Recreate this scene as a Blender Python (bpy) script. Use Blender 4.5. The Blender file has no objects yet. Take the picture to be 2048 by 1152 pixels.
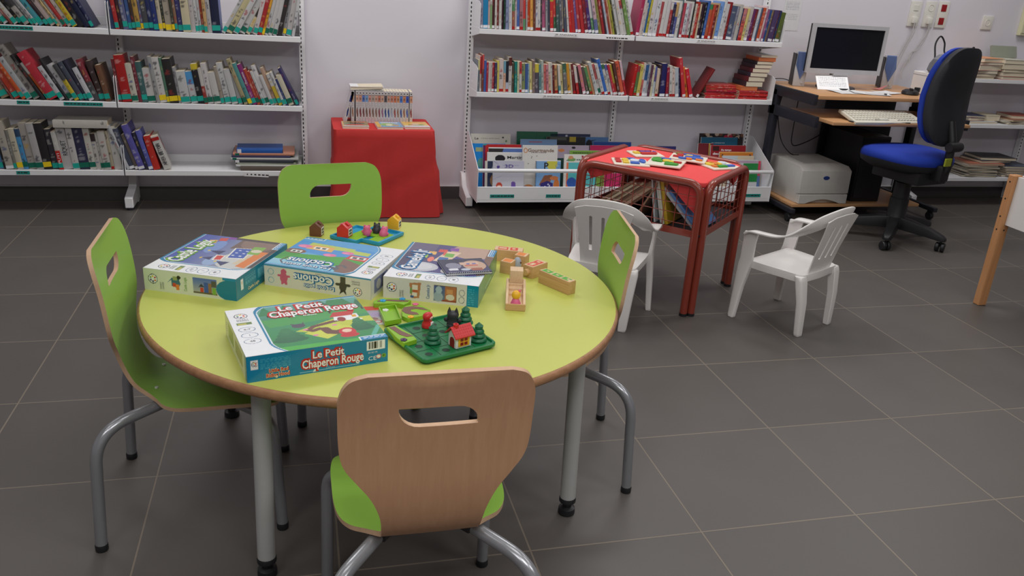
import bpy, bmesh, math, random
import numpy as np
from mathutils import Vector, Matrix
from mathutils.geometry import delaunay_2d_cdt
random.seed(7)
SC = bpy.context.scene
COL = SC.collection
PI = math.pi

# ------------------------------------------------------------ camera, world, lights, exposure
cam_d = bpy.data.cameras.new('camera')
cam = bpy.data.objects.new('camera', cam_d); COL.objects.link(cam)
cam_d.sensor_width = 36.0; cam_d.lens = 36.0*1650.956/2048; cam_d.clip_start = 0.05
def cam_axes(roll, pitch, yaw):
    cy, sy, cp, sp, cr, sr = math.cos(yaw), math.sin(yaw), math.cos(pitch), math.sin(pitch), math.cos(roll), math.sin(roll)
    fwd = Vector((-sy*cp, cy*cp, -sp)); right = Vector((cy, sy, 0)); up = right.cross(fwd)
    return cr*right + sr*up, -sr*right + cr*up, -fwd
_r, _u, _b = cam_axes(0.0661074, 0.3674255, -0.2634833)
cam.matrix_world = Matrix(((_r.x, _u.x, _b.x, -0.95745), (_r.y, _u.y, _b.y, -1.54868), (_r.z, _u.z, _b.z, 1.29924), (0, 0, 0, 1)))
SC.camera = cam
W = bpy.data.worlds.new('world'); SC.world = W; W.use_nodes = True
W.node_tree.nodes['Background'].inputs[0].default_value = (0.9, 0.95, 1.0, 1)
W.node_tree.nodes['Background'].inputs[1].default_value = 0.25
SC.view_settings.view_transform = 'Standard'; SC.view_settings.look = 'None'
SC.view_settings.gamma = 1.0; SC.view_settings.use_curve_mapping = False
SC.view_settings.exposure = 0.0
CEIL = 2.72
# recessed ceiling panels: (x, y, watts)
PANELS = [(-3.0, 2.2, 7), (-1.0, 2.2, 22), (0.9, 2.2, 21), (2.8, 2.2, 18), (-2.4, -0.1, 5), (-0.4, -0.1, 9), (1.6, -0.1, 10), (-2.2, -1.7, 18), (-0.6, -1.7, 24), (1.4, -1.7, 22)]
for _i, (_x, _y, _w) in enumerate(PANELS):
    ld = bpy.data.lights.new('ceiling_lamp', 'AREA'); ld.shape = 'RECTANGLE'; ld.size = 1.16; ld.size_y = 0.56
    ld.energy = _w; ld.color = (1.0, 0.985, 0.97)
    lo = bpy.data.objects.new('ceiling_lamp', ld); COL.objects.link(lo); lo.location = (_x, _y, CEIL-0.035)

# ------------------------------------------------------------ materials
def lin1(c): c /= 255.0; return c/12.92 if c <= 0.04045 else ((c+0.055)/1.055)**2.4
def L(r, g, b, k=1.0): return tuple(min(0.92, lin1(v)*k) for v in (r, g, b))
_mats = {}
def mat(name, c, rough=0.5, metal=0.0, noise=0.06, scale=30.0, spec=0.5, bump=0.0, bscale=200.0, coat=0.0, stretch=None):
    """procedural principled material: base colour slightly varied by noise in object space"""
    if name in _mats: return _mats[name]
    m = bpy.data.materials.new(name); m.use_nodes = True; nt = m.node_tree; p = nt.nodes['Principled BSDF']
    p.inputs['Roughness'].default_value = rough; p.inputs['Metallic'].default_value = metal
    p.inputs['Specular IOR Level'].default_value = spec; p.inputs['Coat Weight'].default_value = coat
    tc = nt.nodes.new('ShaderNodeTexCoord'); mp = nt.nodes.new('ShaderNodeMapping'); nt.links.new(tc.outputs['Object'], mp.inputs[0])
    if stretch: mp.inputs['Scale'].default_value = stretch
    n = nt.nodes.new('ShaderNodeTexNoise'); n.inputs['Scale'].default_value = scale; n.inputs['Detail'].default_value = 4
    nt.links.new(mp.outputs[0], n.inputs['Vector'])
    mx = nt.nodes.new('ShaderNodeMix'); mx.data_type = 'RGBA'
    mx.inputs[6].default_value = (*[max(0, v*(1-noise)) for v in c], 1); mx.inputs[7].default_value = (*[min(1, v*(1+noise)) for v in c], 1)
    nt.links.new(n.outputs['Fac'], mx.inputs[0]); nt.links.new(mx.outputs[2], p.inputs['Base Color'])
    if bump:
        n2 = nt.nodes.new('ShaderNodeTexNoise'); n2.inputs['Scale'].default_value = bscale; nt.links.new(tc.outputs['Object'], n2.inputs['Vector'])
        bp = nt.nodes.new('ShaderNodeBump'); bp.inputs['Strength'].default_value = bump; bp.inputs['Distance'].default_value = 0.002
        nt.links.new(n2.outputs['Fac'], bp.inputs['Height']); nt.links.new(bp.outputs[0], p.inputs['Normal'])
    _mats[name] = m; return m
def wood(name, c, c2, scale=1.0, axis='Z', rough=0.45, coat=0.0):
    if name in _mats: return _mats[name]
    m = bpy.data.materials.new(name); m.use_nodes = True; nt = m.node_tree; p = nt.nodes['Principled BSDF']
    p.inputs['Roughness'].default_value = rough; p.inputs['Coat Weight'].default_value = coat
    tc = nt.nodes.new('ShaderNodeTexCoord'); mp = nt.nodes.new('ShaderNodeMapping'); nt.links.new(tc.outputs['Object'], mp.inputs[0])
    s = {'X': (2, 60, 60), 'Y': (60, 2, 60), 'Z': (60, 60, 2)}[axis]; mp.inputs['Scale'].default_value = tuple(v*scale for v in s)
    n = nt.nodes.new('ShaderNodeTexNoise'); n.inputs['Scale'].default_value = 1.6; n.inputs['Detail'].default_value = 6; n.inputs['Roughness'].default_value = 0.65
    nt.links.new(mp.outputs[0], n.inputs['Vector'])
    rp = nt.nodes.new('ShaderNodeValToRGB'); rp.color_ramp.elements[0].color = (*c2, 1); rp.color_ramp.elements[1].color = (*c, 1)
    rp.color_ramp.elements[0].position = 0.3; rp.color_ramp.elements[1].position = 0.7
    nt.links.new(n.outputs['Fac'], rp.inputs[0]); nt.links.new(rp.outputs[0], p.inputs['Base Color'])
    _mats[name] = m; return m
def print_mat(name, rough=0.4, spec=0.5, k=1.0, coat=0.0):
    """printed surface: colours from the mesh attribute Col with a faint paper noise"""
    if name in _mats: return _mats[name]
    m = bpy.data.materials.new(name); m.use_nodes = True; nt = m.node_tree; p = nt.nodes['Principled BSDF']
    p.inputs['Roughness'].default_value = rough; p.inputs['Specular IOR Level'].default_value = spec; p.inputs['Coat Weight'].default_value = coat
    at = nt.nodes.new('ShaderNodeAttribute'); at.attribute_name = 'Col'
    n = nt.nodes.new('ShaderNodeTexNoise'); n.inputs['Scale'].default_value = 60
    tc = nt.nodes.new('ShaderNodeTexCoord'); nt.links.new(tc.outputs['Object'], n.inputs['Vector'])
    mr = nt.nodes.new('ShaderNodeMapRange'); mr.inputs[3].default_value = 0.96*k; mr.inputs[4].default_value = 1.04*k
    nt.links.new(n.outputs['Fac'], mr.inputs[0])
    mx = nt.nodes.new('ShaderNodeVectorMath'); mx.operation = 'SCALE'; nt.links.new(at.outputs['Color'], mx.inputs[0]); nt.links.new(mr.outputs[0], mx.inputs['Scale'])
    nt.links.new(mx.outputs[0], p.inputs['Base Color']); _mats[name] = m; return m

def floor_mat():
    m = bpy.data.materials.new('floor_tiles'); m.use_nodes = True; nt = m.node_tree; p = nt.nodes['Principled BSDF']
    N = nt.nodes.new; lk = nt.links.new
    tc = N('ShaderNodeTexCoord'); sx = N('ShaderNodeSeparateXYZ'); lk(tc.outputs['Object'], sx.inputs[0])
    def math_(op, a, b=None):
        q = N('ShaderNodeMath'); q.operation = op
        for i, v in enumerate((a, b)):
            if v is None: continue
            if isinstance(v, (int, float)): q.inputs[i].default_value = v
            else: lk(v, q.inputs[i])
        return q.outputs[0]
    lines, cells = [], []
    for i in (0, 1):
        t = math_('DIVIDE', sx.outputs[i], 0.45); fr = math_('FRACT', math_('ADD', t, 100.5)); cells.append(math_('FLOOR', math_('ADD', t, 100.0)))
        lines.append(math_('ABSOLUTE', math_('SUBTRACT', fr, 0.5)))
    d = math_('MINIMUM', lines[0], lines[1])
    gr = N('ShaderNodeMapRange'); lk(d, gr.inputs[0]); gr.inputs[1].default_value = 0.0036; gr.inputs[2].default_value = 0.0060; gr.inputs[3].default_value = 1; gr.inputs[4].default_value = 0
    wn = N('ShaderNodeTexWhiteNoise'); wn.noise_dimensions = '2D'; cb = N('ShaderNodeCombineXYZ'); lk(cells[0], cb.inputs[0]); lk(cells[1], cb.inputs[1]); lk(cb.outputs[0], wn.inputs['Vector'])
    n = N('ShaderNodeTexNoise'); n.inputs['Scale'].default_value = 5; n.inputs['Detail'].default_value = 8; lk(tc.outputs['Object'], n.inputs['Vector'])
    v = math_('ADD', math_('MULTIPLY', wn.outputs['Value'], 0.14), math_('MULTIPLY', n.outputs['Fac'], 0.22))
    v = math_('ADD', v, 0.82)
    base = N('ShaderNodeVectorMath'); base.operation = 'SCALE'; base.inputs[0].default_value = TILE; lk(v, base.inputs['Scale'])
    mx = N('ShaderNodeMix'); mx.data_type = 'RGBA'; lk(gr.outputs[0], mx.inputs[0]); lk(base.outputs[0], mx.inputs[6]); mx.inputs[7].default_value = (*GROUT, 1)
    lk(mx.outputs[2], p.inputs['Base Color'])
    ro = N('ShaderNodeMapRange'); lk(n.outputs['Fac'], ro.inputs[0]); ro.inputs[3].default_value = 0.38; ro.inputs[4].default_value = 0.52; lk(ro.outputs[0], p.inputs['Roughness'])
    bp = N('ShaderNodeBump'); bp.inputs['Strength'].default_value = 0.4; bp.inputs['Distance'].default_value = 0.002; bp.invert = True; lk(gr.outputs[0], bp.inputs['Height']); lk(bp.outputs[0], p.inputs['Normal'])
    return m
TILE = L(100, 95, 91, 0.84); GROUT = L(132, 122, 109, 1.0)

# ------------------------------------------------------------ mesh builder
class MB:
    def __init__(s): s.v = []; s.f = []; s.m = []; s.mats = []; s.M = None; s.sm = []; s.c = {}
    def mi(s, m):
        if m not in s.mats: s.mats.append(m)
        return s.mats.index(m)
    def add(s, vs, fs, m, smooth=False):
        o = len(s.v); i = s.mi(m)
        s.v += [tuple(s.M @ Vector(p)) if s.M else tuple(p) for p in vs]
        s.f += [tuple(o+k for k in f) for f in fs]; s.m += [i]*len(fs); s.sm += [smooth]*len(fs); return o
    def box(s, x0, x1, y0, y1, z0, z1, m):
        s.add([(x0,y0,z0),(x1,y0,z0),(x1,y1,z0),(x0,y1,z0),(x0,y0,z1),(x1,y0,z1),(x1,y1,z1),(x0,y1,z1)],
              [(0,3,2,1),(4,5,6,7),(0,1,5,4),(1,2,6,5),(2,3,7,6),(3,0,4,7)], m); return s
    def obox(s, c, sz, rot, m, tilt=None):
        """box centred at c, size sz, rotated about z by rot"""
        R = Matrix.Rotation(rot, 3, 'Z')
        if tilt is not None: R = R @ tilt
        P = []
        for dz in (-.5,.5):
            for dx, dy in ((-.5,-.5),(.5,-.5),(.5,.5),(-.5,.5)): P.append(Vector(c)+R@Vector((dx*sz[0],dy*sz[1],dz*sz[2])))
        s.add(P, [(0,3,2,1),(4,5,6,7),(0,1,5,4),(1,2,6,5),(2,3,7,6),(3,0,4,7)], m); return s
    def prism(s, pts, z0, z1, m, mtop=None):
        n = len(pts); a = sum(pts[i][0]*pts[(i+1)%n][1]-pts[(i+1)%n][0]*pts[i][1] for i in range(n))
        if a < 0: pts = pts[::-1]
        V = [(x,y,z0) for x,y in pts]+[(x,y,z1) for x,y in pts]
        s.add(V, [tuple(range(n-1,-1,-1))]+[(i,(i+1)%n,n+(i+1)%n,n+i) for i in range(n)], m)
        s.add([(x,y,z1) for x,y in pts], [tuple(range(n))], mtop or m) if mtop else s.add(V, [tuple(range(n,2*n))], m)
        return s
    def loft(s, rings, m, cap=True, smooth=True, close=True):
        n = len(rings[0]); V = [p for r in rings for p in r]; F = []
        for k in range(len(rings)-1):
            for i in range(n if close else n-1): F.append((k*n+i, k*n+(i+1)%n, (k+1)*n+(i+1)%n, (k+1)*n+i))
        if cap: F.append(tuple(range(n-1,-1,-1))); F.append(tuple(range((len(rings)-1)*n, len(rings)*n)))
        s.add(V, F, m, smooth); return s
    def tube(s, path, r, m, seg=12, closed=False, cap=True):
        P = [Vector(p) for p in path]; n = len(P); rs = r if isinstance(r, (list, tuple)) else [r]*n
        T = []
        for i in range(n):
            a = P[i-1] if (i or closed) else P[i]; b = P[(i+1) % n] if (i < n-1 or closed) else P[i]
            T.append((b-a).normalized())
        u = T[0].orthogonal().normalized(); rings = []
        for i in range(n):
            u = (u - T[i]*u.dot(T[i])).normalized(); w = T[i].cross(u)
            rings.append([tuple(P[i]+rs[i]*(math.cos(2*PI*k/seg)*u+math.sin(2*PI*k/seg)*w)) for k in range(seg)])
        if closed: rings.append(rings[0])
        s.loft(rings, m, cap and not closed); return s
    def lathe(s, prof, m, c=(0,0,0), seg=20, ax=None):
        """profile of (radius, height) turned about z (or about axis matrix ax)"""
        rings = []
        for r, z in prof:
            ring = []
            for k in range(seg):
                p = Vector((r*math.cos(2*PI*k/seg), r*math.sin(2*PI*k/seg), z))
                if ax is not None: p = ax @ p
                ring.append((p.x+c[0], p.y+c[1], p.z+c[2]))
            rings.append(ring)
        s.loft(rings, m); return s
    def strip(s, P, Wd, w, t, m):
        """flat band swept along P: Wd width directions, w widths, t thicknesses"""
        P = [Vector(p) for p in P]; n = len(P); rings = []
        for i in range(n):
            T = (P[min(i+1,n-1)]-P[max(i-1,0)]).normalized(); d = Vector(Wd[i]); d = (d-T*d.dot(T)).normalized(); nn = T.cross(d)
            a = d*w[i]/2; b = nn*t[i]/2; c = 0.6
            rings.append([tuple(P[i]+x) for x in (a-b*c, a*0.93-b, -a*0.93-b, -a-b*c, -a+b*c, -a*0.93+b, a*0.93+b, a+b*c)])
        s.loft(rings, m); return s
    def sphere(s, c, r, m, seg=14, rg=9):
        r = r if isinstance(r, (tuple, list)) else (r, r, r); rings = []
        for j in range(rg+1):
            a = -PI/2+PI*j/rg; a = max(-PI/2+.04, min(PI/2-.04, a))
            rings.append([(c[0]+r[0]*math.cos(a)*math.cos(2*PI*k/seg), c[1]+r[1]*math.cos(a)*math.sin(2*PI*k/seg), c[2]+r[2]*math.sin(a)) for k in range(seg)])
        s.loft(rings, m); return s
    def text(s, body, P0, U, V, m, size=None, width=None, bold=0.0, align='LEFT', shear=0.0, lift=0.0, space=1.0):
        vs, fs, w, h = text_shape(body, bold, align, shear, space)
        U = Vector(U); V = Vector(V); k = (width/w) if width else size; kv = size if size else k; n = U.cross(V).normalized()
        s.add([Vector(P0)+U*(x*k)+V*(y*kv)+n*lift for x, y in vs], fs, m); return s
    def build(s, name, parent=None, loc=None, rot=None, bevel=0.0, bseg=2, angle=35, base=None):
        me = bpy.data.meshes.new(name); me.from_pydata(s.v, [], s.f)
        for m in s.mats: me.materials.append(m)
        me.polygons.foreach_set('material_index', s.m); me.polygons.foreach_set('use_smooth', s.sm)
        if bevel:
            bm = bmesh.new(); bm.from_mesh(me); bmesh.ops.remove_doubles(bm, verts=bm.verts, dist=1e-6)
            ed = [e for e in bm.edges if len(e.link_faces) == 2 and e.calc_face_angle(0) > math.radians(30)]
            bmesh.ops.bevel(bm, geom=ed, offset=bevel, segments=bseg, profile=0.6, affect='EDGES', clamp_overlap=True)
            for f in bm.faces: f.smooth = True
            bm.to_mesh(me); bm.free()
        me.validate(); me.update()
        if any(s.sm) or bevel: me.set_sharp_from_angle(angle=math.radians(angle))
        o = bpy.data.objects.new(name, me); COL.objects.link(o)
        if parent: o.parent = parent
        if loc: o.location = loc
        if rot is not None: o.rotation_euler = (0, 0, rot) if isinstance(rot, (int, float)) else rot
        return o
_txt = {}
def text_shape(body, bold, align, shear, space):
    key = (body, bold, align, shear, space)
    if key in _txt: return _txt[key]
    cu = bpy.data.curves.new('t', 'FONT'); cu.body = body; cu.offset = bold; cu.align_x = align; cu.shear = shear; cu.resolution_u = 2; cu.fill_mode = 'FRONT'; cu.space_character = space; cu.space_line = 0.85
    o = bpy.data.objects.new('t', cu); COL.objects.link(o)
    dg = bpy.context.evaluated_depsgraph_get(); dg.update(); me = bpy.data.meshes.new_from_object(o.evaluated_get(dg))
    vs = [(v.co.x, v.co.y) for v in me.vertices]; fs = [tuple(p.vertices) for p in me.polygons]
    bpy.data.objects.remove(o); bpy.data.meshes.remove(me); bpy.data.curves.remove(cu)
    xs = [v[0] for v in vs] or [0, 1]; ys = [v[1] for v in vs] or [0, 1]
    _txt[key] = (vs, fs, max(xs)-min(xs), max(ys)-min(ys)); return _txt[key]

class Art:
    """a printed picture: a fine vertex grid whose points carry colours (sRGB 0-255 in, linear out)"""
    def __init__(s, w, h, res=680, bg=(255,255,255)):
        s.w, s.h = w, h; s.nx = max(3, int(w*res)); s.ny = max(3, int(h*res))
        s.X, s.Y = np.meshgrid(np.linspace(0, w, s.nx), np.linspace(0, h, s.ny)); s.C = np.zeros((s.ny, s.nx, 3)); s.C[:] = bg
    def rect(s, x0, y0, x1, y1, c): s.C[(s.X>=x0)&(s.X<=x1)&(s.Y>=y0)&(s.Y<=y1)] = c; return s
    def ell(s, cx, cy, rx, ry, c, rot=0):
        dx, dy = s.X-cx, s.Y-cy; a, b = math.cos(rot), math.sin(rot); s.C[((dx*a+dy*b)/rx)**2+((-dx*b+dy*a)/ry)**2 <= 1] = c; return s
    def ring(s, cx, cy, rx, ry, w, c):
        d = np.sqrt(((s.X-cx)/rx)**2+((s.Y-cy)/ry)**2); s.C[np.abs(d-1) < w] = c; return s
    def poly(s, pts, c):
        ins = np.zeros(s.X.shape, bool); n = len(pts)
        for i in range(n):
            (x1,y1),(x2,y2) = pts[i], pts[(i+1)%n]
            if y1 == y2: continue
            ins ^= ((s.Y>y1)!=(s.Y>y2)) & (s.X < (x2-x1)*(s.Y-y1)/(y2-y1)+x1)
        s.C[ins] = c; return s
    def line(s, pts, w, c):
        for (x1,y1),(x2,y2) in zip(pts, pts[1:]):
            dx, dy = x2-x1, y2-y1; q = max(dx*dx+dy*dy, 1e-12); t = np.clip(((s.X-x1)*dx+(s.Y-y1)*dy)/q, 0, 1)
            s.C[(s.X-x1-t*dx)**2+(s.Y-y1-t*dy)**2 <= (w/2)**2] = c
        return s
    def grad(s, x0, y0, x1, y1, ca, cb, vert=True):
        m = (s.X>=x0)&(s.X<=x1)&(s.Y>=y0)&(s.Y<=y1); t = ((s.Y-y0)/(y1-y0) if vert else (s.X-x0)/(x1-x0))[m][:,None]
        s.C[m] = np.array(ca)*(1-t)+np.array(cb)*t; return s
    def mask_out(s, f, c): s.C[f(s.X, s.Y)] = c; return s
    def scrawl(s, x0, y0, x1, y1, c, n=3, rnd=None):
        """lines of print too small to read"""
        rnd = rnd or random; hh = (y1-y0)/n
        for i in range(n):
            x = x0
            while x < x1:
                l = rnd.uniform(.004, .012); s.rect(x, y0+i*hh+hh*.25, min(x+l, x1), y0+i*hh+hh*.75, c); x += l+.003
        return s
    def build(s, name, parent, P0, U, V, m):
        P0, U, V = (np.array(a, float) for a in (P0, U, V))
        co = P0+s.X[...,None]*U+s.Y[...,None]*V; nx, ny = s.nx, s.ny
        i = (np.arange(ny-1)[:,None]*nx+np.arange(nx-1)).ravel(); F = np.stack([i, i+1, i+1+nx, i+nx], 1)
        me = bpy.data.meshes.new(name); me.vertices.add(nx*ny); me.vertices.foreach_set('co', co.ravel())
        me.loops.add(F.size); me.loops.foreach_set('vertex_index', F.ravel()); me.polygons.add(len(F))
        me.polygons.foreach_set('loop_start', np.arange(len(F))*4); me.update(calc_edges=True)
        c = s.C/255.0; c = np.where(c <= .04045, c/12.92, ((c+.055)/1.055)**2.4)
        at = me.color_attributes.new('Col', 'FLOAT_COLOR', 'POINT'); at.data.foreach_set('color', np.concatenate([c, np.ones(c.shape[:2]+(1,))], 2).ravel())
        me.materials.append(m); me.validate(); o = bpy.data.objects.new(name, me); COL.objects.link(o)
        if parent: o.parent = parent
        return o

# ------------------------------------------------------------ things and parts
def tag(o, label, cat, group=None, kind=None):
    o['label'] = label; o['category'] = cat
    if group: o['group'] = group
    if kind: o['kind'] = kind
    return o
def thing(name, label, cat, loc=(0,0,0), rot=0, group=None):
    o = bpy.data.objects.new(name, None); o.empty_display_size = 0.05; COL.objects.link(o); o.location = loc
    o.rotation_euler = (0, 0, rot) if isinstance(rot, (int, float)) else rot
    return tag(o, label, cat, group)
def struct(o): o['kind'] = 'structure'; return o
def clone(root, loc, rot, label):
    r = root.copy(); COL.objects.link(r); r.location = loc; r.rotation_euler = (0, 0, rot) if isinstance(rot, (int, float)) else rot; r['label'] = label
    for ch in list(root.children):
        c = ch.copy(); COL.objects.link(c); c.parent = r
        for g in list(ch.children): d = g.copy(); COL.objects.link(d); d.parent = c
    return r
def smooth_path(K, n=8):
    """Catmull-Rom through the points K"""
    K = [Vector(k) for k in K]; out = []
    for i in range(len(K)-1):
        p0, p1, p2, p3 = K[max(i-1,0)], K[i], K[i+1], K[min(i+2,len(K)-1)]
        for j in range(n):
            t = j/n; out.append(0.5*((2*p1)+(p2-p0)*t+(2*p0-5*p1+4*p2-p3)*t*t+(3*p1-p0-3*p2+p3)*t**3))
    out.append(K[-1]); return out
def arc_path(K, r, n=6):
    """polyline K with its inner corners rounded by radius r"""
    K = [Vector(k) for k in K]; out = [K[0]]
    for i in range(1, len(K)-1):
        a = (K[i-1]-K[i]); b = (K[i+1]-K[i]); la, lb = a.length, b.length; a.normalize(); b.normalize(); ang = a.angle(b)
        d = min(r/math.tan(ang/2), la*.48, lb*.48); p, q = K[i]+a*d, K[i]+b*d
        for j in range(n+1):
            t = j/n; out.append(p*(1-t)**2+K[i]*2*t*(1-t)+q*t*t)
    out.append(K[-1]); return out
def rrect(cx, cy, w, h, r, n=5, rot=0):
    P = []
    for sx, sy, a0 in ((1,1,0),(-1,1,PI/2),(-1,-1,PI),(1,-1,1.5*PI)):
        for k in range(n+1):
            a = a0+PI/2*k/n; P.append((sx*(w/2-r)+r*math.cos(a), sy*(h/2-r)+r*math.sin(a)))
    c, s_ = math.cos(rot), math.sin(rot); return [(cx+x*c-y*s_, cy+x*s_+y*c) for x, y in P]
def panel(outline, holes, step, fmap, t, m_front, m_back, m_edge, mb):
    """plate of thickness t cut to a 2-D outline with holes and bent by fmap(u, s) -> (point, normal)"""
    V = []; E = []
    for lp in [outline]+holes:
        o = len(V); V += [Vector(p) for p in lp]; E += [(o+i, o+(i+1) % len(lp)) for i in range(len(lp))]
    us = [p[0] for p in outline]; ss = [p[1] for p in outline]
    u = min(us)+step*.5
    while u < max(us):
        q = min(ss)+step*.5
        while q < max(ss): V.append(Vector((u, q))); q += step
        u += step
    vo, eo, fo, *_ = delaunay_2d_cdt(V, E, [], 0, 1e-5)
    def inside(p, lp):
        c = False
        for i in range(len(lp)):
            (x1, y1), (x2, y2) = lp[i], lp[(i+1) % len(lp)]
            if (y1 > p[1]) != (y2 > p[1]) and p[0] < (x2-x1)*(p[1]-y1)/(y2-y1)+x1: c = not c
        return c
    def keep(f): q = (sum(vo[i].x for i in f)/3, sum(vo[i].y for i in f)/3); return inside(q, outline) and not any(inside(q, h) for h in holes)
    fo = [f for f in fo if keep(f)]
    fo = [tuple(f) for f in fo]; used = sorted({i for f in fo for i in f}); ix = {k: j for j, k in enumerate(used)}
    pts = [vo[k] for k in used]; fo = [tuple(ix[k] for k in f) for f in fo]; n = len(pts); A = []; B = []
    for p in pts:
        P, N = fmap(p.x, p.y); P, N = Vector(P), Vector(N); A.append(P+N*t/2); B.append(P-N*t/2)
    f0 = fo[0]; nn = (A[f0[1]]-A[f0[0]]).cross(A[f0[2]]-A[f0[0]]); fl = nn.dot(A[f0[0]]-B[f0[0]]) < 0
    cnt = {}
    for f in fo:
        for i in range(3): e = (f[i], f[(i+1)%3]); cnt[e] = 1
    edges = [e for e in cnt if (e[1], e[0]) not in cnt]
    mb.add(A, [f[::-1] if fl else f for f in fo], m_front, True); mb.add(B, [f if fl else f[::-1] for f in fo], m_back, True)
    S = A+B; mb.add(S, [((b, a, n+a, n+b) if not fl else (a, b, n+b, n+a)) for a, b in edges], m_edge, True)
    return mb
def ordinal(n):
    return f"{n}{'th' if 10 <= n % 100 <= 20 else {1:'st',2:'nd',3:'rd'}.get(n % 10, 'th')}"
# ============================================================ room
WY = 3.195
M_wall = mat('wall_paint', L(222, 219, 227, 1.0), 0.85, noise=0.02, scale=3, bump=0.05, bscale=90)
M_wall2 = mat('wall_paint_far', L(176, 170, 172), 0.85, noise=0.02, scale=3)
M_ceil = mat('ceiling_paint', (0.62, 0.62, 0.61), 0.9, noise=0.02)
M_skirt = mat('skirting_tile', L(78, 74, 74), 0.45, noise=0.08)
M_white = mat('white_enamel', L(238, 238, 241), 0.35, noise=0.02)
M_slot = mat('slot_black', (0.012, 0.012, 0.014), 0.7)
M_teal = mat('teal_tape', L(24, 150, 140), 0.45)
M_ink = mat('black_ink', (0.02, 0.02, 0.025), 0.6)
M_paper = mat('white_paper', L(232, 231, 232), 0.7, noise=0.02)
M_black = mat('black_plastic', (0.014, 0.014, 0.016), 0.42)
M_dark = mat('dark_steel', L(50, 50, 58), 0.45, metal=0.2)
RX0, RX1, RY0 = -4.6, 5.2, -3.4
b = MB(); b.box(RX0, RX1, RY0, WY+.1, -0.1, 0, floor_mat()); struct(b.build('floor'))
b = MB(); b.box(RX0, RX1, WY, WY+.1, 0, CEIL, M_wall); struct(b.build('wall_back'))
b = MB(); b.box(RX0-.1, RX0, RY0, WY+.1, 0, CEIL, M_wall2); struct(b.build('wall_left'))
b = MB(); b.box(RX1, RX1+.1, RY0, WY+.1, 0, CEIL, M_wall2); struct(b.build('wall_right'))
b = MB(); b.box(RX0, RX1, RY0-.1, RY0, 0, CEIL, M_wall2); struct(b.build('wall_front'))
b = MB(); b.box(RX0-.1, RX1+.1, RY0-.1, WY+.1, CEIL, CEIL+.1, M_ceil); struct(b.build('ceiling'))
b = MB(); b.box(RX0, RX1, WY-.012, WY, 0, 0.075, M_skirt); b.box(RX0, RX1, WY-.012, WY-.001, 0.075, 0.079, M_paper); struct(b.build('baseboard_back'))

# ============================================================ wall shelving
def slots(mb, x, y, z0, z1, w=.006, pitch=.0225, side=None):
    z = z0
    while z < z1:
        mb.box(x-w/2, x+w/2, y-.0006, y+.001, z, z+.012, M_slot); z += pitch
def upright(parent, x, top=1.95):
    m = MB(); m.box(x-.015, x+.015, 3.145, 3.18, 0.0, top, M_white); slots(m, x-.005, 3.145, .03, top-.05); m.build('upright', parent)
def shelf_board(parent, x0, x1, z, yf=2.94, yb=3.18, lip=.027, back=.04, ends=None):
    m = MB(); m.box(x0, x1, yf, yb, z-.003, z, M_white); m.box(x0, x1, yf-.004, yf, z-lip, z, M_white)
    m.box(x0, x1, yb-.034, yb-.030, z, z+back, M_white)
    m.build('shelf', parent, bevel=.0015, bseg=1)
    for xx in ((x0+.001, x1-.003) if ends is None else ends):
        q = MB(); q.M = Matrix(((0,0,1,xx),(1,0,0,0),(0,1,0,0),(0,0,0,1)))
        q.prism([(yf-.003, z-lip), (3.145, z-.055), (3.145, z+.15), (yf+.03, z+.135), (yf-.003, z+.12)], 0, .002, M_white); q.build('end_bracket', parent)
def foot(parent, x, yf=2.965):
    q = MB(); q.M = Matrix(((0,0,1,x-.02),(1,0,0,0),(0,1,0,0),(0,0,0,1)))
    q.prism([(yf, .014), (3.18, .014), (3.18, .17), (3.14, .17), (3.10, .10), (yf, .068)], 0, .04, M_white)
    f = q.build('foot', parent, bevel=.003, bseg=1)
    g = MB(); g.lathe([(.018, 0), (.018, .01), (.006, .012), (.006, .02)], M_dark, (x, yf+.03, 0), 14); g.build('levelling_pad', f)
def tape(parent, x0, x1, y, z, h, words=True, m=None, ink=M_ink, text=None):
    q = MB(); q.box(x0, x1, y-.0012, y, z, z+h, m or M_teal)
    if text: q.text(text, (x0+.006, y-.0014, z+h*.26), (1,0,0), (0,0,1), ink, size=h*.75, width=x1-x0-.012)
    elif words:
        x = x0+.006
        rr = random.Random(int(x0*1000))
        while x < x1-.01: w = rr.uniform(.006, .02); q.box(x, min(x+w, x1-.004), y-.0014, y-.001, z+h*.35, z+h*.68, ink); x += w+.004
    return q.build('shelf_label', parent)

LB = thing('bookcase', 'white steel wall bookcase on the left holding books with teal spine labels', 'bookcase', (0,0,0))
for x in (-2.735, -1.835, -.935): upright(LB, x); foot(LB, x)
for z in (.222, .566, .914):
    for x0, x1 in ((-2.72, -1.838), (-1.832, -.942)): shelf_board(LB, x0, x1, z)
for x0, x1, z in ((-2.5, -2.165, .893), (-2.28, -2.225, .547), (-2.075, -1.90, .545), (-2.33, -2.27, .2)): tape(LB, x0, x1, 2.936, z, .017)
q = MB(); q.obox((-1.19, 2.9335, .203), (.125, .001, .022), 0, M_paper, Matrix.Rotation(.05, 3, 'Y'))
[q.obox((-1.235+.020*i, 2.9327, .2055-.001*i), (.006+.002*(i*7%6), .0006, .006), 0, M_ink, Matrix.Rotation(.05, 3, 'Y')) for i in range(6)]; q.build('paper_label', LB)

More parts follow.
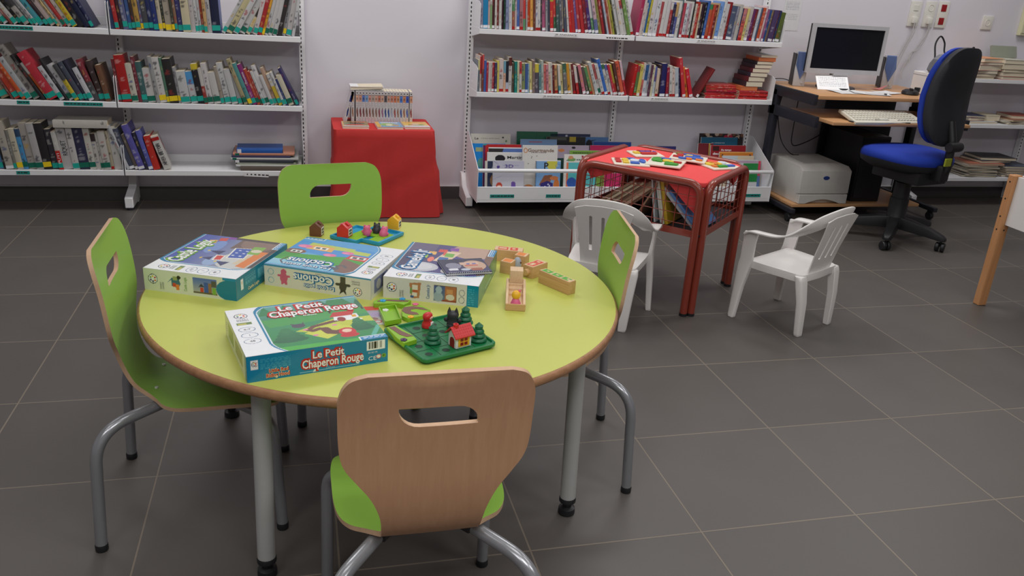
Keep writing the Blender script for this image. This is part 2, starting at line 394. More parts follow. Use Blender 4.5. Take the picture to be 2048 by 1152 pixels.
RB = thing('bookcase', 'white steel wall bookcase in the middle packed with thin children\'s books', 'bookcase', (0,0,0))
for x in (-.022, .868, 1.775): upright(RB, x)
for x in (-.028, .868, 1.76): foot(RB, x)
for z in (.667, .998):
    for x0, x1, e in ((-.02, .863, (-.019,)), (.871, 1.785, (1.782,))): shelf_board(RB, x0, x1, z, ends=e)
for x0, x1, z, h, t in ((.395, .53, .977, .016, 'JR ANDANCE'), (.69, .83, .972, .018, None), (1.24, 1.36, .979, .016, 'JR ANDANCE'), (.355, .47, .645, .016, 'JR ANDANCE'), (1.0, 1.115, .648, .016, 'JR ANDANCE')):
    tape(RB, x0, x1, 2.936, z, h, m=M_paper, text=t)
# picture-book bin along the bottom
m = MB(); m.box(-.02, 1.785, 2.79, 2.794, .083, .171, M_white); m.box(-.02, 1.785, 2.79, 2.81, .083, .087, M_white); m.box(-.02, 1.785, 2.79, 2.805, .168, .172, M_white); m.box(-.02, 1.785, 2.79, 3.14, .098, .101, M_white)
m.build('bin_front', RB, bevel=.001, bseg=1)
m = MB(); m.tube([(-.018, 2.8, .263), (1.784, 2.8, .263)], .011, M_white); m.build('bin_rail', RB)
for x in (-.023, 1.785):
    q = MB(); q.M = Matrix(((0,0,1,x),(1,0,0,0),(0,1,0,0),(0,0,0,1)))
    q.prism([(2.788, .083), (3.145, .083), (3.145, .42), (3.09, .42), (2.80, .277), (2.788, .27)], 0, .003, M_white); q.build('bin_side', RB)
for x0, x1 in ((.052, .19), (.375, .462), (1.56, 1.725)): tape(RB, x0, x1, 2.79, .112, .019)

# ============================================================ books
M_print = print_mat('printed_cover', 0.38)
M_page = mat('page_edges', L(226, 214, 190), 0.8, noise=0.08, scale=300, stretch=(1, 1, 1))
M_stk = {'t': mat('teal_sticker', L(24, 165, 150), 0.4), 'g': mat('green_sticker', L(10, 105, 85), 0.4), 'y': mat('yellow_sticker', L(235, 205, 30), 0.4), 'w': mat('white_sticker', L(228, 228, 232), 0.4), 'r': mat('red_sticker', L(170, 25, 25), 0.4)}
def colour_name(c):
    r, g, b_ = c; mx, mn = max(c), min(c); v = mx; s = (mx-mn)/max(mx, 1)
    if s < .17: return 'black' if v < 62 else 'dark grey' if v < 105 else 'grey' if v < 168 else 'white'
    h = 0
    d = mx-mn
    h = (60*((g-b_)/d) % 360) if mx == r else 60*((b_-r)/d)+120 if mx == g else 60*((r-g)/d)+240
    dk = v < 95
    if h < 14 or h >= 345: return 'dark red' if v < 130 else ('pink' if s < .5 and v > 150 else 'red')
    if h < 38: return 'brown' if v < 150 else ('beige' if s < .35 else 'orange')
    if h < 68: return 'olive' if v < 130 else ('cream' if s < .4 else 'yellow')
    if h < 160: return 'dark green' if dk else 'green'
    if h < 200: return 'dark teal' if dk else ('turquoise' if s > .3 else 'grey blue')
    if h < 250: return 'navy' if dk else ('lavender' if s < .3 else 'blue')
    if h < 290: return 'purple' if s > .25 else 'lavender'
    return 'plum' if v < 110 else ('magenta' if s > .5 else 'pink')
def cover_mesh(name, t, h, d, col, col2=None, frac=.5, seed=0, plain=False, hard=False):
    """open-backed cover: spine face at y=0 (x 0..t, z 0..h), boards running back to y=d; spine lettering too small to read"""
    rr = random.Random(seed); nx = 5; nz = max(12, int(h/.006)); bt = .0022 if hard else .0012
    V = []; C = []; F = []
    def cc(c): return tuple(lin1(v) for v in c)+(1,)
    base = np.array(col, float); lum = base.mean()
    ink = np.array((28, 28, 34) if lum > 120 else (215, 212, 205)); ink2 = np.array(rr.choice([(150, 35, 40), (40, 60, 120), (60, 60, 60), (190, 150, 60)])) if lum > 120 else np.array(rr.choice([(220, 190, 90), (200, 200, 200), (190, 60, 50)]))
    rows = [None]*nz; i = int(nz*.2)
    if not plain:
        while i < nz-3:
            l = rr.randint(1, 5); k = rr.random()
            if k < .62:
                for q in range(i, min(i+l, nz-2)):
                    if rr.random() < .8: rows[q] = (ink if k < .42 else ink2, rr.choice([(2,), (2,), (1, 2), (2, 3), (1, 2, 3)]))
            i += l+rr.randint(1, 3)
    for k in range(nz+1):
        for j in range(nx+1):
            x = t*j/nx; bulge = .0012*math.sin(PI*j/nx)
            V.append((x, -bulge, h*k/nz)); c = base if col2 is None or k < nz*frac else np.array(col2, float)
            if k < nz and rows[k] is not None and j in rows[k][1] and t > .007: c = c*.5+rows[k][0]*.5
            C.append(cc(c))
    for k in range(nz):
        for j in range(nx): a = k*(nx+1)+j; F.append((a, a+1, a+nx+2, a+nx+1))
    def slab(x0, x1, c):
        o = len(V)
        for z in (0, h):
            for x, y in ((x0, 0), (x1, 0), (x1, d), (x0, d)): V.append((x, y, z)); C.append(cc(c))
        F.extend([tuple(o+i for i in f) for f in ((0,3,2,1),(4,5,6,7),(0,1,5,4),(1,2,6,5),(2,3,7,6),(3,0,4,7))])
    slab(0, bt, col); slab(t-bt, t, col if col2 is None else col2); slab(bt, t-bt, col) if False else None
    me = bpy.data.meshes.new(name); me.from_pydata(V, [], F); at = me.color_attributes.new('Col', 'FLOAT_COLOR', 'POINT')
    at.data.foreach_set('color', [v for c in C for v in c]); me.materials.append(M_print)
    return me
def make_book(name, label, cat, group, t, h, d, col, col2=None, frac=.5, stk=None, seed=0, loc=(0,0,0), rot=(0,0,0), hard=False, title=None, tcol=None, stk_h=.017, plain=False):
    me = cover_mesh(name, t, h, d, col, col2, frac, seed, plain, hard); o = bpy.data.objects.new(name, me); COL.objects.link(o)
    o.location = loc; o.rotation_euler = rot; tag(o, label, cat, group)
    bt = .0022 if hard else .0012; ins = .003 if hard else .0006
    b = MB(); b.box(bt, t-bt, .0006, d-ins-.0006, ins, h-ins, M_page); b.build('page_block', o)
    if stk:
        z0 = .003 if stk in 'wr' else .006+.006*((seed*7) % 3)/2
        b = MB(); b.box(.0004, t-.0004, -.0019, .001, z0, z0+stk_h, M_stk[stk]); b.build('spine_sticker', o)
    if title:
        txt, a, bq, tc, up = title; L_ = (bq-a)*h; hh = t*.62
        b = MB()
        if up: b.text(txt, (t/2+hh/2*.8, -.0021, a*h), (0,0,1), (-1,0,0), tc, size=hh*1.25, width=L_)
        else: b.text(txt, (t/2-hh/2*.8, -.0021, bq*h), (0,0,-1), (1,0,0), tc, size=hh*1.25, width=L_)
        b.build('spine_title', o)
    return o
def row(name, cat, group, place, x0, x1, z, spec, hk, depth=(.11, .15), n0=0, yface=2.945, titles={}, seed=0, lean_k=1.0):
    """spec: 'w r,g,b[/r,g,b@f] h lean sticker; ...' widths relative, heights in hundredths of a metre*hk, lean degrees (positive: top to the left)"""
    rr = random.Random(seed); items = []
    for s in spec.split(';'):
        p = s.split()
        if not p: continue
        if p[0] == 'gap': items.append(('gap', float(p[1]))); continue
        c = p[1].split('/'); c1 = tuple(int(v) for v in c[0].split(',')); c2 = None; fr = .5
        if len(c) > 1: q = c[1].split('@'); c2 = tuple(int(v) for v in q[0].split(',')); fr = float(q[1]) if len(q) > 1 else .5
        items.append(('b', float(p[0]), c1, c2, fr, float(p[2])*hk, math.radians(float(p[3])*lean_k), p[4] if len(p) > 4 and p[4] != '-' else None))
    def lay(k):
        x = x0; prev = None; out = []
        for it in items:
            if it[0] == 'gap': x += it[1]; prev = None; continue
            t = it[1]*k; th = it[6]; h = it[5]
            # left-edge line of this book relative to its base point, right-edge line of the previous one
            if prev is None: bx = x
            else:
                pt, pth, ph, pbx = prev; bx = -9
                for zz in np.linspace(0.0005, .12, 9):
                    # right edge of previous at height zz
                    if pth >= 0: bx0, bz0 = pbx+pt*math.cos(pth), pt*math.sin(pth)
                    else: bx0, bz0 = pbx+pt*math.cos(pth), 0
                    if zz >= bz0: rx = bx0-(zz-bz0)*math.tan(pth)
                    else: rx = pbx+zz/max(math.tan(pth), 1e-6)
                    lx = -zz*math.tan(th) if th >= 0 else (-zz*math.tan(th) if False else 0)
                    if th < 0:
                        # rests on its right corner: left-bottom corner raised by t*sin|th|
                        a = -th; lz = t*math.sin(a)
                        lx = (zz-lz)*math.tan(a) if zz >= lz else t*math.cos(a)-zz/max(math.tan(a), 1e-6)
                    bx = max(bx, rx-lx+.0008)
            out.append((bx, t)); prev = (t, th, h, bx)
        e, t = out[-1]; return out, e+t*math.cos(items[-1][6])
    lo, hi = .0001, .01
    for _ in range(40):
        k = (lo+hi)/2
        if lay(k)[1] > x1: hi = k
        else: lo = k
    out, _ = lay(lo); bs = [i for i in items if i[0] == 'b']; n = n0
    for (bx, t), it in zip(out, bs):
        n += 1; _, _, c1, c2, fr, h, th, st = it; d = rr.uniform(*depth); yy = yface+rr.uniform(0, .012)
        loc = (bx, yy, z) if th >= 0 else (bx, yy, z+t*math.sin(-th))
        cn = colour_name(c1)+((' and '+colour_name(c2)) if c2 and colour_name(c2) != colour_name(c1) else '')
        make_book(name, f'{cn} {cat}, {ordinal(n)} from the left, {place}', cat, group, t, h, d, c1, c2, fr, st, seed*1000+n, loc, (0, -th, 0), title=titles.get(n), stk_h=.025 if st and st in 'tgy' else .014)
    return n
# ------------------------------------------------------------ left bookcase rows
G = 'paperbacks with spine labels in the left bookcase'
PB = 'paperback_book'
n = row(PB, 'book', G, 'top shelf of the left bookcase', -2.42, -1.9, .9145, '''7 200,90,40 21 36 t;14 120,115,105 21 36 t;11 150,145,140 22 36 t;9 150,150,145 21 35 t;7 75,45,40 21 35 t;10 200,200,205 22 35 t;5 110,50,45 21 35;9 190,190,185 20 35 t;8 35,32,36 21 34 t;
11 160,155,150/60,58,60@.4 21 34 t;6 110,110,112 20 34 t;6 178,178,180 21 34 t;11 70,150,165 21 33 t;7 50,35,40 21 33 t;11 182,165,160 21 32 t;5 190,165,115 21 32 t;5 190,188,184 20 31;7 165,50,45 21 31 g;8 188,182,172 21 30 t;10 190,170,40/120,110,100@.6 21 29 t;11 30,30,40 21 28;11 25,30,60 20 27;7 30,35,75 20 26 t''', .0105, seed=1)
n = row(PB, 'book', G, 'top shelf of the left bookcase', -1.829, -1.325, .9145, '''9 45,60,100 21 6;7 170,45,45 22 6 t;7 60,35,45 21 6;9 92,96,132 21 6 t;7 60,90,145 21 5 t;6 60,45,40 21 5 t;9 175,140,70 21 5 t;5 95,100,140 21 5 y;10 70,70,75 22 5 t;8 35,45,90 22 5 t;9 35,50,110 22 5 t;
7 182,172,152 20 4 y;5 50,55,50 20 4 y;12 165,155,140 20 4 y;5 60,60,50 20 4 y;5 130,100,80 20 4 t;9 55,55,110 21 4 t;15 197,187,157 21 3 t;8 178,172,172 21 3;6 190,190,190 21 3 t;5 176,176,178 20 3 t;5 150,60,40 21 3 t;6 190,155,105 21 3 t;8 172,170,172 21 3;16 25,30,60/35,70,150@.78 21 2 t''', .0105, n0=n, seed=2,
 titles={})
n = row(PB, 'book', G, 'top shelf of the left bookcase', -1.322, -1.19, .9145, '6 186,186,186 21 -33 t;9 190,180,140 21 -33 g;8 194,194,194 21 -32 t;9 192,192,192 21 -32 g;6 198,184,150/50,45,40@.45 20 -31 t', .0105, n0=n, seed=3, lean_k=.93)
n = row(PB, 'book', G, 'top shelf of the left bookcase', -1.172, -.972, .9145, '8 198,188,188 21 -16 t;8 165,40,45 21 -16 t;5 212,152,50 21 -16 y;7 194,194,196 21 -16 g;7 192,190,190 21 -16 g;8 190,188,188 21 -15 g;9 45,40,42 21 -14;6 150,150,152 20 -13 y;10 186,181,181 21 -12 t;6 196,196,198 21 -11', .0105, n0=n, seed=4)
P = 'middle shelf of the left bookcase'
n = row(PB, 'book', G, P, -2.40, -1.862, .5665, '''7 50,50,130 17 25 t;11 45,45,140/80,40,80@.6 18 25 t;15 136,121,96 25 25 t;4 110,60,55 22 26;11 186,66,46/190,60,80@.85 23 27 t;7 191,86,41 21 28 t;10 170,172,175 22 28 t;12 140,135,130 28 28 g;6 40,38,40 24 29;5 200,90,40/205,200,196@.7 20 30 t;16 185,48,63 25 29 t;
9 187,187,192 18 28 t;5 40,38,42 22 27;9 182,182,186 19 27 g;8 195,175,50/70,70,75@.55 19 26 t;9 72,77,92 20 25 t;6 45,45,65 21 24 t;9 192,192,197 17 22 t;10 72,74,77/130,50,60@.45 21 19;10 62,47,47 20 15 t;10 112,77,57 18 11 t''', .0098, n0=0, seed=5, titles={})
n = row(PB, 'book', G, P, -1.828, -1.24, .5665, '''5 120,45,50 21 5 t;13 167,30,30 23 6 t;9 192,190,177 19 6 g;5 112,46,56 22.5 6;8 62,97,97 20 6 t;11 192,190,188 17 6 g;5 150,150,150 23 7;10 196,194,192 22.5 7 y;4 80,120,100 22.5 7 y;12 40,36,38 22 7 y;4 150,150,152 18 7 y;
13 190,190,191 16 7 t;10 186,187,190/80,150,205@.6 16 8 t;9 32,30,36/200,180,50@.85 20 8 t;5 150,55,50/188,184,180@.5 18 8 g;8 194,190,190 20.5 8 g;10 190,188,186 16 9 g;5 150,140,130 19 9 t;9 192,192,192 21 10 t;9 188,188,188 18 11 t;6 160,160,160 16 12 t''', .0098, n0=n, seed=6, titles={})
n = row(PB, 'book', G, P, -1.232, -.958, .5665, '''9 161,151,116 24 19 g;9 80,141,141 22 20 y;9 131,41,111 21.5 20 t;7 176,71,51 19 20 g;5 178,64,50 18 20 g;7 190,190,191 18 20 t;9 202,199,201 21 20 g;8 191,190,191 16 20 t;8 171,141,121/180,150,130@.5 20 20 t;9 201,176,61/196,196,196@.62 17 21 t;6 192,192,193 18 21 t;5 51,61,111 14.5 21 t;12 196,191,171 16.5 22 g;7 52,47,97 21 26 t''', .0098, n0=n, seed=7,
 titles={n+3: ('Danemina', .52, .8, M_paper, True)})
P = 'bottom shelf of the left bookcase'
n = row(PB, 'book', G, P, -2.42, -1.846, .2225, '''12 80,121,166 20 6 t;4 35,34,38 21 6;13 172,166,156 24 6 w;5 120,118,112 20 6 t;10 191,186,166 20.5 6 y;8 71,141,191/45,70,100@.8 20.5 6 g;13 166,159,153 23.5 6 g;12 172,171,171 23.5 6 g;14 38,35,38 23.5 6 y;11 52,50,57 20.5 6 t;8 190,40,35/186,184,180@.5 19.5 6 t;
15 180,178,178 21.6 6;11 190,188,186 21.6 5 t;17 44,44,72 21.6 5 g;11 190,188,180 21.6 5 g;8 185,181,176/50,40,40@.8 18.5 5;5 185,183,178 19 5 g;12 186,182,176 20 5 g;5 170,160,140 20 5 r;13 188,187,184 22 5''', .0098, n0=0, seed=8,
 titles={11: ('PUYI', .15, .42, M_paper, True), 12: ('RIQUET', .32, .68, M_ink, True)})
n = row(PB, 'book', G, P, -1.822, -1.665, .2225, '5 178,180,184 24 19;9 68,74,94 22 18 w;6 100,90,84 19 17 w;11 92,87,162 24 16 w;6 45,45,62 20 15;8 87,92,167/95,100,180@.5 21 14 w;12 190,48,38 18 12', .0098, n0=n, seed=9, titles={})
o = make_book(PB, 'thick white volume with large black spine lettering leaning alone, bottom shelf, left bookcase', 'book', G, .036, .178, .118, (196, 194, 190), None, .5, None, 77, (-1.645, 2.95, .2225), (0, -math.radians(17), .12), title=('AMER BETON', .12, .78, M_ink, True))
b = MB(); b.box(-.0004, .0364, -.0019, .0, .155, .172, M_stk['r']); b.build('spine_band', o)
b = MB(); b.lathe([(.0001, 0), (.026, 0), (.026, .0005), (.0001, .0005)], mat('dull_pink', L(170, 110, 120), .5), (0, 0, 0), 20); w_ = b.build('cover_oval', o); w_.location = (.036, .062, .12); w_.rotation_euler = (0, PI/2, 0); w_.scale = (1.5, .8, 1)
# the white volume lying across the upright ones
make_book(PB, 'white book lying flat across the tops of upright books, bottom shelf of the left bookcase', 'book', G, .036, .245, .13, (196, 192, 184), None, .5, None, 78, (-2.137, 2.937, .4715), (0, PI/2, 0))
q = bpy.data.objects[-1] if False else None
# loose pile at the right end of the bottom shelf
Y0 = 2.942; zz = .2225
for (w_, t, d, x, r, c, c2, lab, st) in ((.315, .022, .20, -1.268, .0, (104, 92, 84), None, 'brown album at the bottom of the flat pile on the left bookcase\'s bottom shelf', None), (.335, .009, .21, -1.292, -.02, (196, 198, 190), None, 'thin white magazine lying second from the bottom of the flat pile', 'w'),
    (.30, .008, .21, -1.285, .03, (150, 156, 140), None, 'grey green magazine in the middle of the flat pile on the bottom shelf', None), (.30, .013, .21, -1.297, -.01, (48, 54, 64), None, 'dark slate album in the middle of the flat pile, under a white one', 'w'), (.345, .011, .22, -1.316, .0, (190, 192, 190), None, 'white album with a green end label in the flat pile on the bottom shelf', 'g'),
    (.30, .010, .21, -1.312, .0, (50, 46, 86), None, 'navy album in the flat pile under the salmon one', None), (.315, .011, .20, -1.305, .0, (196, 134, 108), (70, 62, 60), 'salmon album with dark cover, second from the top of the flat pile', 'g'), (.235, .02, .15, -1.285, .02, (35, 92, 172), (60, 55, 66), 'bright blue book on top of the flat pile on the left bookcase', 'w')):
    o = make_book('album', lab, 'book', 'flat pile on the bottom shelf of the left bookcase', t, w_, d, c, c2, .999, st, int(w_*1e4)+int(t*1e4), (x, Y0, zz+t), (0, PI/2, r), plain=True, stk_h=.02); zz += t+.0006
    Y0 += .004

# ------------------------------------------------------------ middle bookcase rows
G2 = 'thin children\'s books in the middle bookcase'; CB = 'children_book'
P = 'upper shelf of the middle bookcase'
n = row(CB, 'book', G2, P, -.012, .861, .9985, '''5 150,145,165 20 2 w;10 28,128,178/28,128,178 21 2 w;4 190,165,160 20 2 w;4 130,165,115/205,200,195@.6 20 2;5 75,35,38 20 2 w;4 200,195,188 21 2;4 142,60,56 20 2 w;5 198,196,192 20 2 w;5 62,32,46 19 2;3 40,80,60 19 2;6 132,142,176 20 2;6 198,198,200 20 3;6 150,92,80/80,130,90@.5 20 3 r;4 200,180,178 20 3;6 72,102,172 20 3 w;
7 166,112,117 19 3 r;5 100,150,110/200,60,60@.3 20 3;3 170,168,168 20 4;6 192,72,26 21 4 w;6 222,162,82 21 4 w;4 110,60,50 20 4;5 200,196,198 20 4 r;5 202,200,198 20 4 r;3 60,60,66 20 4;7 182,97,132 20 5 w;4 150,150,156 20 5;5 62,67,82 20 5;7 192,46,51/170,165,60@.75 21 5 w;5 60,100,70/190,60,60@.4 20 6 w;7 62,87,87 21 6;5 92,92,100 21 7;3 180,170,160 21 7 r;
5 75,80,98 21 8;4 202,198,196 21 9;5 192,36,36 22 10;7 172,46,46 22 10;5 112,82,142 20 11 w;6 172,57,62 20 11 w;7 176,46,51 20 12;7 112,32,46 20 12 w;7 72,46,112 21 13 w;6 82,132,92/200,200,196@.45 19 14 w;7 102,112,162/190,160,170@.4 19 14 w;4 122,127,62 20 15;3 190,160,110 20 15;5 152,41,46 20 15;3 60,50,60 20 16;4 172,182,197 19 16;5 142,62,52 20 16;
3 200,160,120 20 16;4 152,152,62 20 16;4 62,66,46 20 17;7 198,200,200 20 17;7 200,198,194/196,190,190@.6 20 17;7 198,196,192/180,80,80@.75 19 17;7 106,141,76 20 17;7 196,196,192 21 17 r''', .0098, depth=(.10, .16), seed=11)
n = row(CB, 'book', G2, P, .872, 1.765, .9985, '''6 167,46,86 20 -6 w;4 200,186,182 20 -6;4 185,180,176 18 -6;4 46,101,161 21 -6 w;4 180,170,62 20 -6 w;9 197,192,197 20 -5 w;8 196,198,202 20 -5 w;6 166,72,76 19 -5 r;7 198,198,196 20 -5 r;7 196,192,194 20 -5 r;5 161,56,56/198,196,194@.8 19 -4 w;5 42,40,72 18 -4 w;6 82,92,162/200,165,110@.6 19 -4 w;5 202,202,198 20 -4;4 92,112,116 21 -4;5 172,66,81 19 -4 w;
6 196,200,206 19 -4 r;4 176,150,160 19 -4 r;4 196,196,194 20 -4 r;4 38,36,38 21 -4;4 196,186,176 19 -4 r;5 172,46,36 20 -4 r;3 196,180,150 19 -4;7 52,32,46 19 -5 w;4 30,30,36 20 -5;5 52,92,162 21 -5 w;7 182,92,62/60,130,80@.85 19 -5 r;5 182,66,46 19 -5 w;5 112,36,36 19 -5;3 176,146,106 20 -5;8 112,152,212 21 -6 w;5 200,202,204 22 -6 w;
6 192,190,192 20 -6 w;6 132,31,36 21 -6;11 76,86,111 19 -6 w;5 141,141,156 19 -6;6 178,175,168 20 -6;3 46,62,96 18 -6;7 200,91,81/190,120,120@.6 18 -6 r;5 206,190,120 18 -7;8 192,182,177 19 -7 w;5 101,46,96 18 -7;5 112,36,46 18 -7 r;4 190,200,208 19 -7 w;5 82,112,142 19 -7;5 191,81,51 19 -7 w;4 206,186,190 20 -7;4 141,81,121 18 -7 w;5 46,81,141 18 -8;5 132,112,92 18 -8;9 76,61,101 18 -8 w;3 110,40,60 18 -8;4 42,52,92 18 -8 w;9 86,101,46 17 -8 w''', .0098, depth=(.10, .16), n0=n, seed=12, lean_k=.9)
P = 'lower shelf of the middle bookcase'
n = row(CB, 'book', G2, P, -.012, .858, .6675, '''4 110,120,130/200,195,140@.7 17 1;4 206,190,186/190,60,62@.5 19 1 w;4 120,66,56/200,80,80@.6 20 1;5 66,96,166 17 1;4 172,46,66 16 1;5 198,186,182 16 1 w;3 196,192,186 16 1;5 166,46,56 16 1 w;5 60,62,100 16 2 w;5 216,201,101 17 2;9 206,192,188 18 2 r;5 216,170,140/110,160,180@.6 17 2;6 182,190,205/30,34,50@.3 17 2 r;7 196,194,192/90,40,36@.75 19 2;
5 82,72,62 16 2;6 21,126,116 17 3;4 210,205,170 17 3;5 198,196,200/190,60,66@.6 17 3 r;8 131,146,96 16 3 w;6 61,91,151 16 3 w;3 150,180,196 16 3;6 216,206,141 17 4 w;5 131,111,106 18 4;9 81,76,91/206,190,70@.7 16 4;5 91,131,136 16 5 w;5 171,181,176 18 5;5 206,111,106 16 5 w;5 196,130,140 16 6;5 210,180,150/206,200,190@.6 17 6 r;4 200,196,192 17 6;
4 100,30,30 16 6;7 211,161,111 16 7 r;5 81,141,151/210,200,190@.3 16 8 w;6 217,206,152 16 8;8 112,111,111/60,100,80@.7 17 9 w;7 211,151,51 17 10 w;4 200,190,160 17 10;6 111,41,46 17 11 r;6 172,40,42/206,196,196@.4 16 13 r;4 60,50,50 16 15;7 201,121,136 17 17 w;6 86,81,76 16 18 w;6 111,121,71/90,140,90@.3 16 20 r;5 191,141,101 17 20;7 186,191,191 19 20 w;6 204,196,194/180,90,90@.5 18 20 g;7 196,196,194 18 20 r;
7 61,111,191 21 20 w;6 196,196,196/60,110,80@.85 18 20 r;5 202,200,202/100,96,170@.8 18 19 w;5 186,46,66 18 19 w;6 181,61,46/190,170,70@.4 18 19 w;6 91,56,51 19 18 w;8 211,96,71 20 17 w;5 176,40,50/206,180,190@.45 20 16''', .0098, depth=(.10, .15), seed=13)
n = row(CB, 'book', G2, P, .876, 1.268, .6675, '''7 181,26,26 18 -6 r;6 86,126,76/150,60,70@.8 17 -4 r;6 206,191,101 18 -4 w;5 206,110,100/205,196,190@.5 19 -3 r;7 198,200,206/50,90,140@.5 18 -3 w;5 170,170,176 19 -3 w;4 92,52,72 18 -3;5 206,201,171 18 -2;5 191,206,216/90,100,170@.5 17 -1 w;6 206,186,166 16 0 r;4 60,40,46 18 1;12 36,36,96 19 1 w;6 146,31,56 17 3 w;6 201,199,196 18 6 r;6 211,190,181 16 7 r;8 176,186,196 17 8 w;4 42,44,82 17 9;7 201,51,61 23 13 w;5 216,116,51 18 15;8 206,36,56 17 17 w''', .0098, depth=(.11, .15), n0=n, seed=14)
make_book(CB, 'dark red hardcover leaning right with its brown cover showing, lower shelf of the middle bookcase', 'book', G2, .014, .185, .13, (120, 26, 28), (62, 46, 40), .999, 'w', 91, (1.288, 2.95, .6735), (0, math.radians(27), -.15), hard=True, plain=True)
# piles of red serial magazines at the right end
for (xc, n_, z0, w_, off) in ((1.347, 8, .6675, .195, 'left'), (1.565, 5, .6675, .19, 'right')):
    zz = z0
    for i in range(n_):
        t = .0092; make_book('magazine', f'thin red magazine, {ordinal(i+1)} from the bottom of the {off} red pile on the middle bookcase', 'magazine', 'red magazines piled on the middle bookcase', t, w_, .15, (190+random.randint(-14, 14), 44+random.randint(-8, 14), 46+random.randint(-4, 14)), None, .5, None, 300+i, (xc+random.uniform(-.006, .006), 2.95+random.uniform(0, .008), zz+t), (0, PI/2, random.uniform(-.03, .03))); zz += t+.0004
# pile of thick paperbacks on the right red pile, page edges forward
zz = .6675+5*.0096+.001; cols = [(226, 120, 70), (62, 40, 52), (110, 34, 42), (60, 44, 66), (112, 36, 46), (70, 46, 60), (56, 48, 56), (220, 112, 66), (206, 206, 206)]
for i, c in enumerate(cols):
    t = (.022, .030, .027, .024, .024, .022, .018, .022, .014)[i]; bx = 1.655+.010*i-(.02 if i == 0 else 0); w_ = .108
    o = thing('paperback_book', f'thick {"orange" if i in (0, 7) else "white" if i == 8 else "dark"} paperback, {ordinal(i+1)} from the bottom of the tall pile on the middle bookcase', 'book', (bx, 2.965, zz), random.uniform(-.05, .05), 'thick paperbacks piled on the middle bookcase')
    b = MB(); cm = mat('pile_cover_%d' % i, L(*c), .45)
    b.box(-w_/2, w_/2, 0, .17, 0, .0012, cm); b.box(-w_/2, w_/2, 0, .17, t-.0012, t, cm); b.box(-w_/2-.0012, -w_/2, 0, .17, 0, t, cm); b.build('cover', o)
    b = MB(); b.box(-w_/2+.0004, w_/2-.001, .001, .168, .0012, t-.0012, mat('orange_edges', L(206, 120, 74), .8) if i in (0, 7) else M_page); b.build('page_block', o)
    zz += t+.0005
# ============================================================ round activity table
TX, TY, TZ, TR = -.751, .440, .5175, .592
M_lime = mat('lime_laminate', L(202, 207, 100, .94), 0.38, noise=0.03, scale=6)
M_green = mat('green_laminate', L(148, 194, 82), 0.36, noise=0.03, scale=6)
M_beech = wood('beech_edge', L(186, 140, 104, .95), L(160, 114, 80, .95), 1.0, 'X')
M_ply = wood('beech_veneer', L(200, 155, 119), L(190, 145, 110), 1.0, 'Z', 0.42)
M_plyedge = mat('plywood_edge', L(206, 170, 138), 0.5, noise=0.12, scale=120)
M_tube = mat('grey_tube', L(178, 179, 177), 0.42, metal=0.0, noise=0.04)
M_chrome = mat('steel_tube', L(158, 160, 165), 0.26, metal=0.5, noise=0.04)
M_bolt = mat('bolt_steel', L(220, 220, 218), 0.25, metal=0.4)
T = thing('round_table', 'round lime green activity table with beech edge covered in board games', 'table', (TX, TY, 0))
b = MB(); b.lathe([(.0001, TZ-.024), (TR-.006, TZ-.024), (TR-.001, TZ-.019), (TR, TZ-.012), (TR-.001, TZ-.005), (TR-.006, TZ-.0004)], M_beech, (0,0,0), 96)
b.build('edge_band', T, angle=50)
b = MB(); b.lathe([(.0001, TZ-.003), (TR-.0068, TZ-.003), (TR-.0068, TZ), (.0001, TZ)], M_lime, (0,0,0), 96); b.build('tabletop', T)
for k, (x, y) in enumerate(((-.307, -.420), (.431, -.309), (-.430, .306), (.308, .420))):
    b = MB(); b.tube([(x*.98, y*.98, TZ-.024), (x, y, .05)], .020, M_tube, 20); lg = b.build('leg', T)
    b = MB(); b.lathe([(.0195, .05), (.0215, .046), (.0215, .038), (.012, .034), (.012, .022), (.021, .018), (.022, .004), (.019, 0)], M_black, (x, y, 0), 20); b.build('levelling_foot', lg)
b = MB()
for a in (0, 1):
    R = Matrix.Rotation(math.radians(8.5+90*a), 4, 'Z'); b.M = R; b.box(-.36, .36, -.36, -.342, TZ-.064, TZ-.025, M_beech); b.box(-.36, .36, .342, .36, TZ-.064, TZ-.025, M_beech)
b.build('apron', T)

# ============================================================ plywood chairs
PROF = smooth_path([(.029, .700, 0), (.044, .62, 0), (.052, .54, 0), (.056, .47, 0), (.064, .415, 0), (.082, .368, 0), (.112, .340, 0), (.155, .331, 0), (.22, .334, 0), (.30, .337, 0), (.36, .335, 0), (.405, .322, 0)], 6)
_S = [0]
for i in range(1, len(PROF)): _S.append(_S[-1]+(PROF[i]-PROF[i-1]).length)
SL = _S[-1]
def chair_map(u, s):
    s = min(max(s, 0), SL-1e-6); i = max(k for k in range(len(_S)-1) if _S[k] <= s); f = (s-_S[i])/(_S[i+1]-_S[i]); p = PROF[i].lerp(PROF[i+1], f)
    def tan(k): return (PROF[min(k+1, len(PROF)-1)]-PROF[max(k-1, 0)]).normalized()
    t = tan(i).lerp(tan(i+1), f).normalized()
    n = Vector((0, -t.y, t.x))                     # normal towards the sitter
    hollow = .010*(u/.16)**2*min(1, max(0, (SL*.62-s)/.1))
    return Vector((u, p.x+hollow, p.y)), n
W_K = smooth_path([(0, .116, 0), (.012, .144, 0), (.045, .160, 0), (.10, .162, 0), (.155, .160, 0), (.185, .152, 0), (.212, .134, 0), (.24, .114, 0), (.266, .101, 0), (.298, .092, 0), (.34, .0885, 0), (.375, .090, 0), (.398, .108, 0), (.42, .138, 0), (.45, .157, 0), (.49, .165, 0), (.55, .167, 0), (SL-.07, .166, 0), (SL-.025, .156, 0), (SL-.004, .134, 0), (SL, .115, 0)], 5)
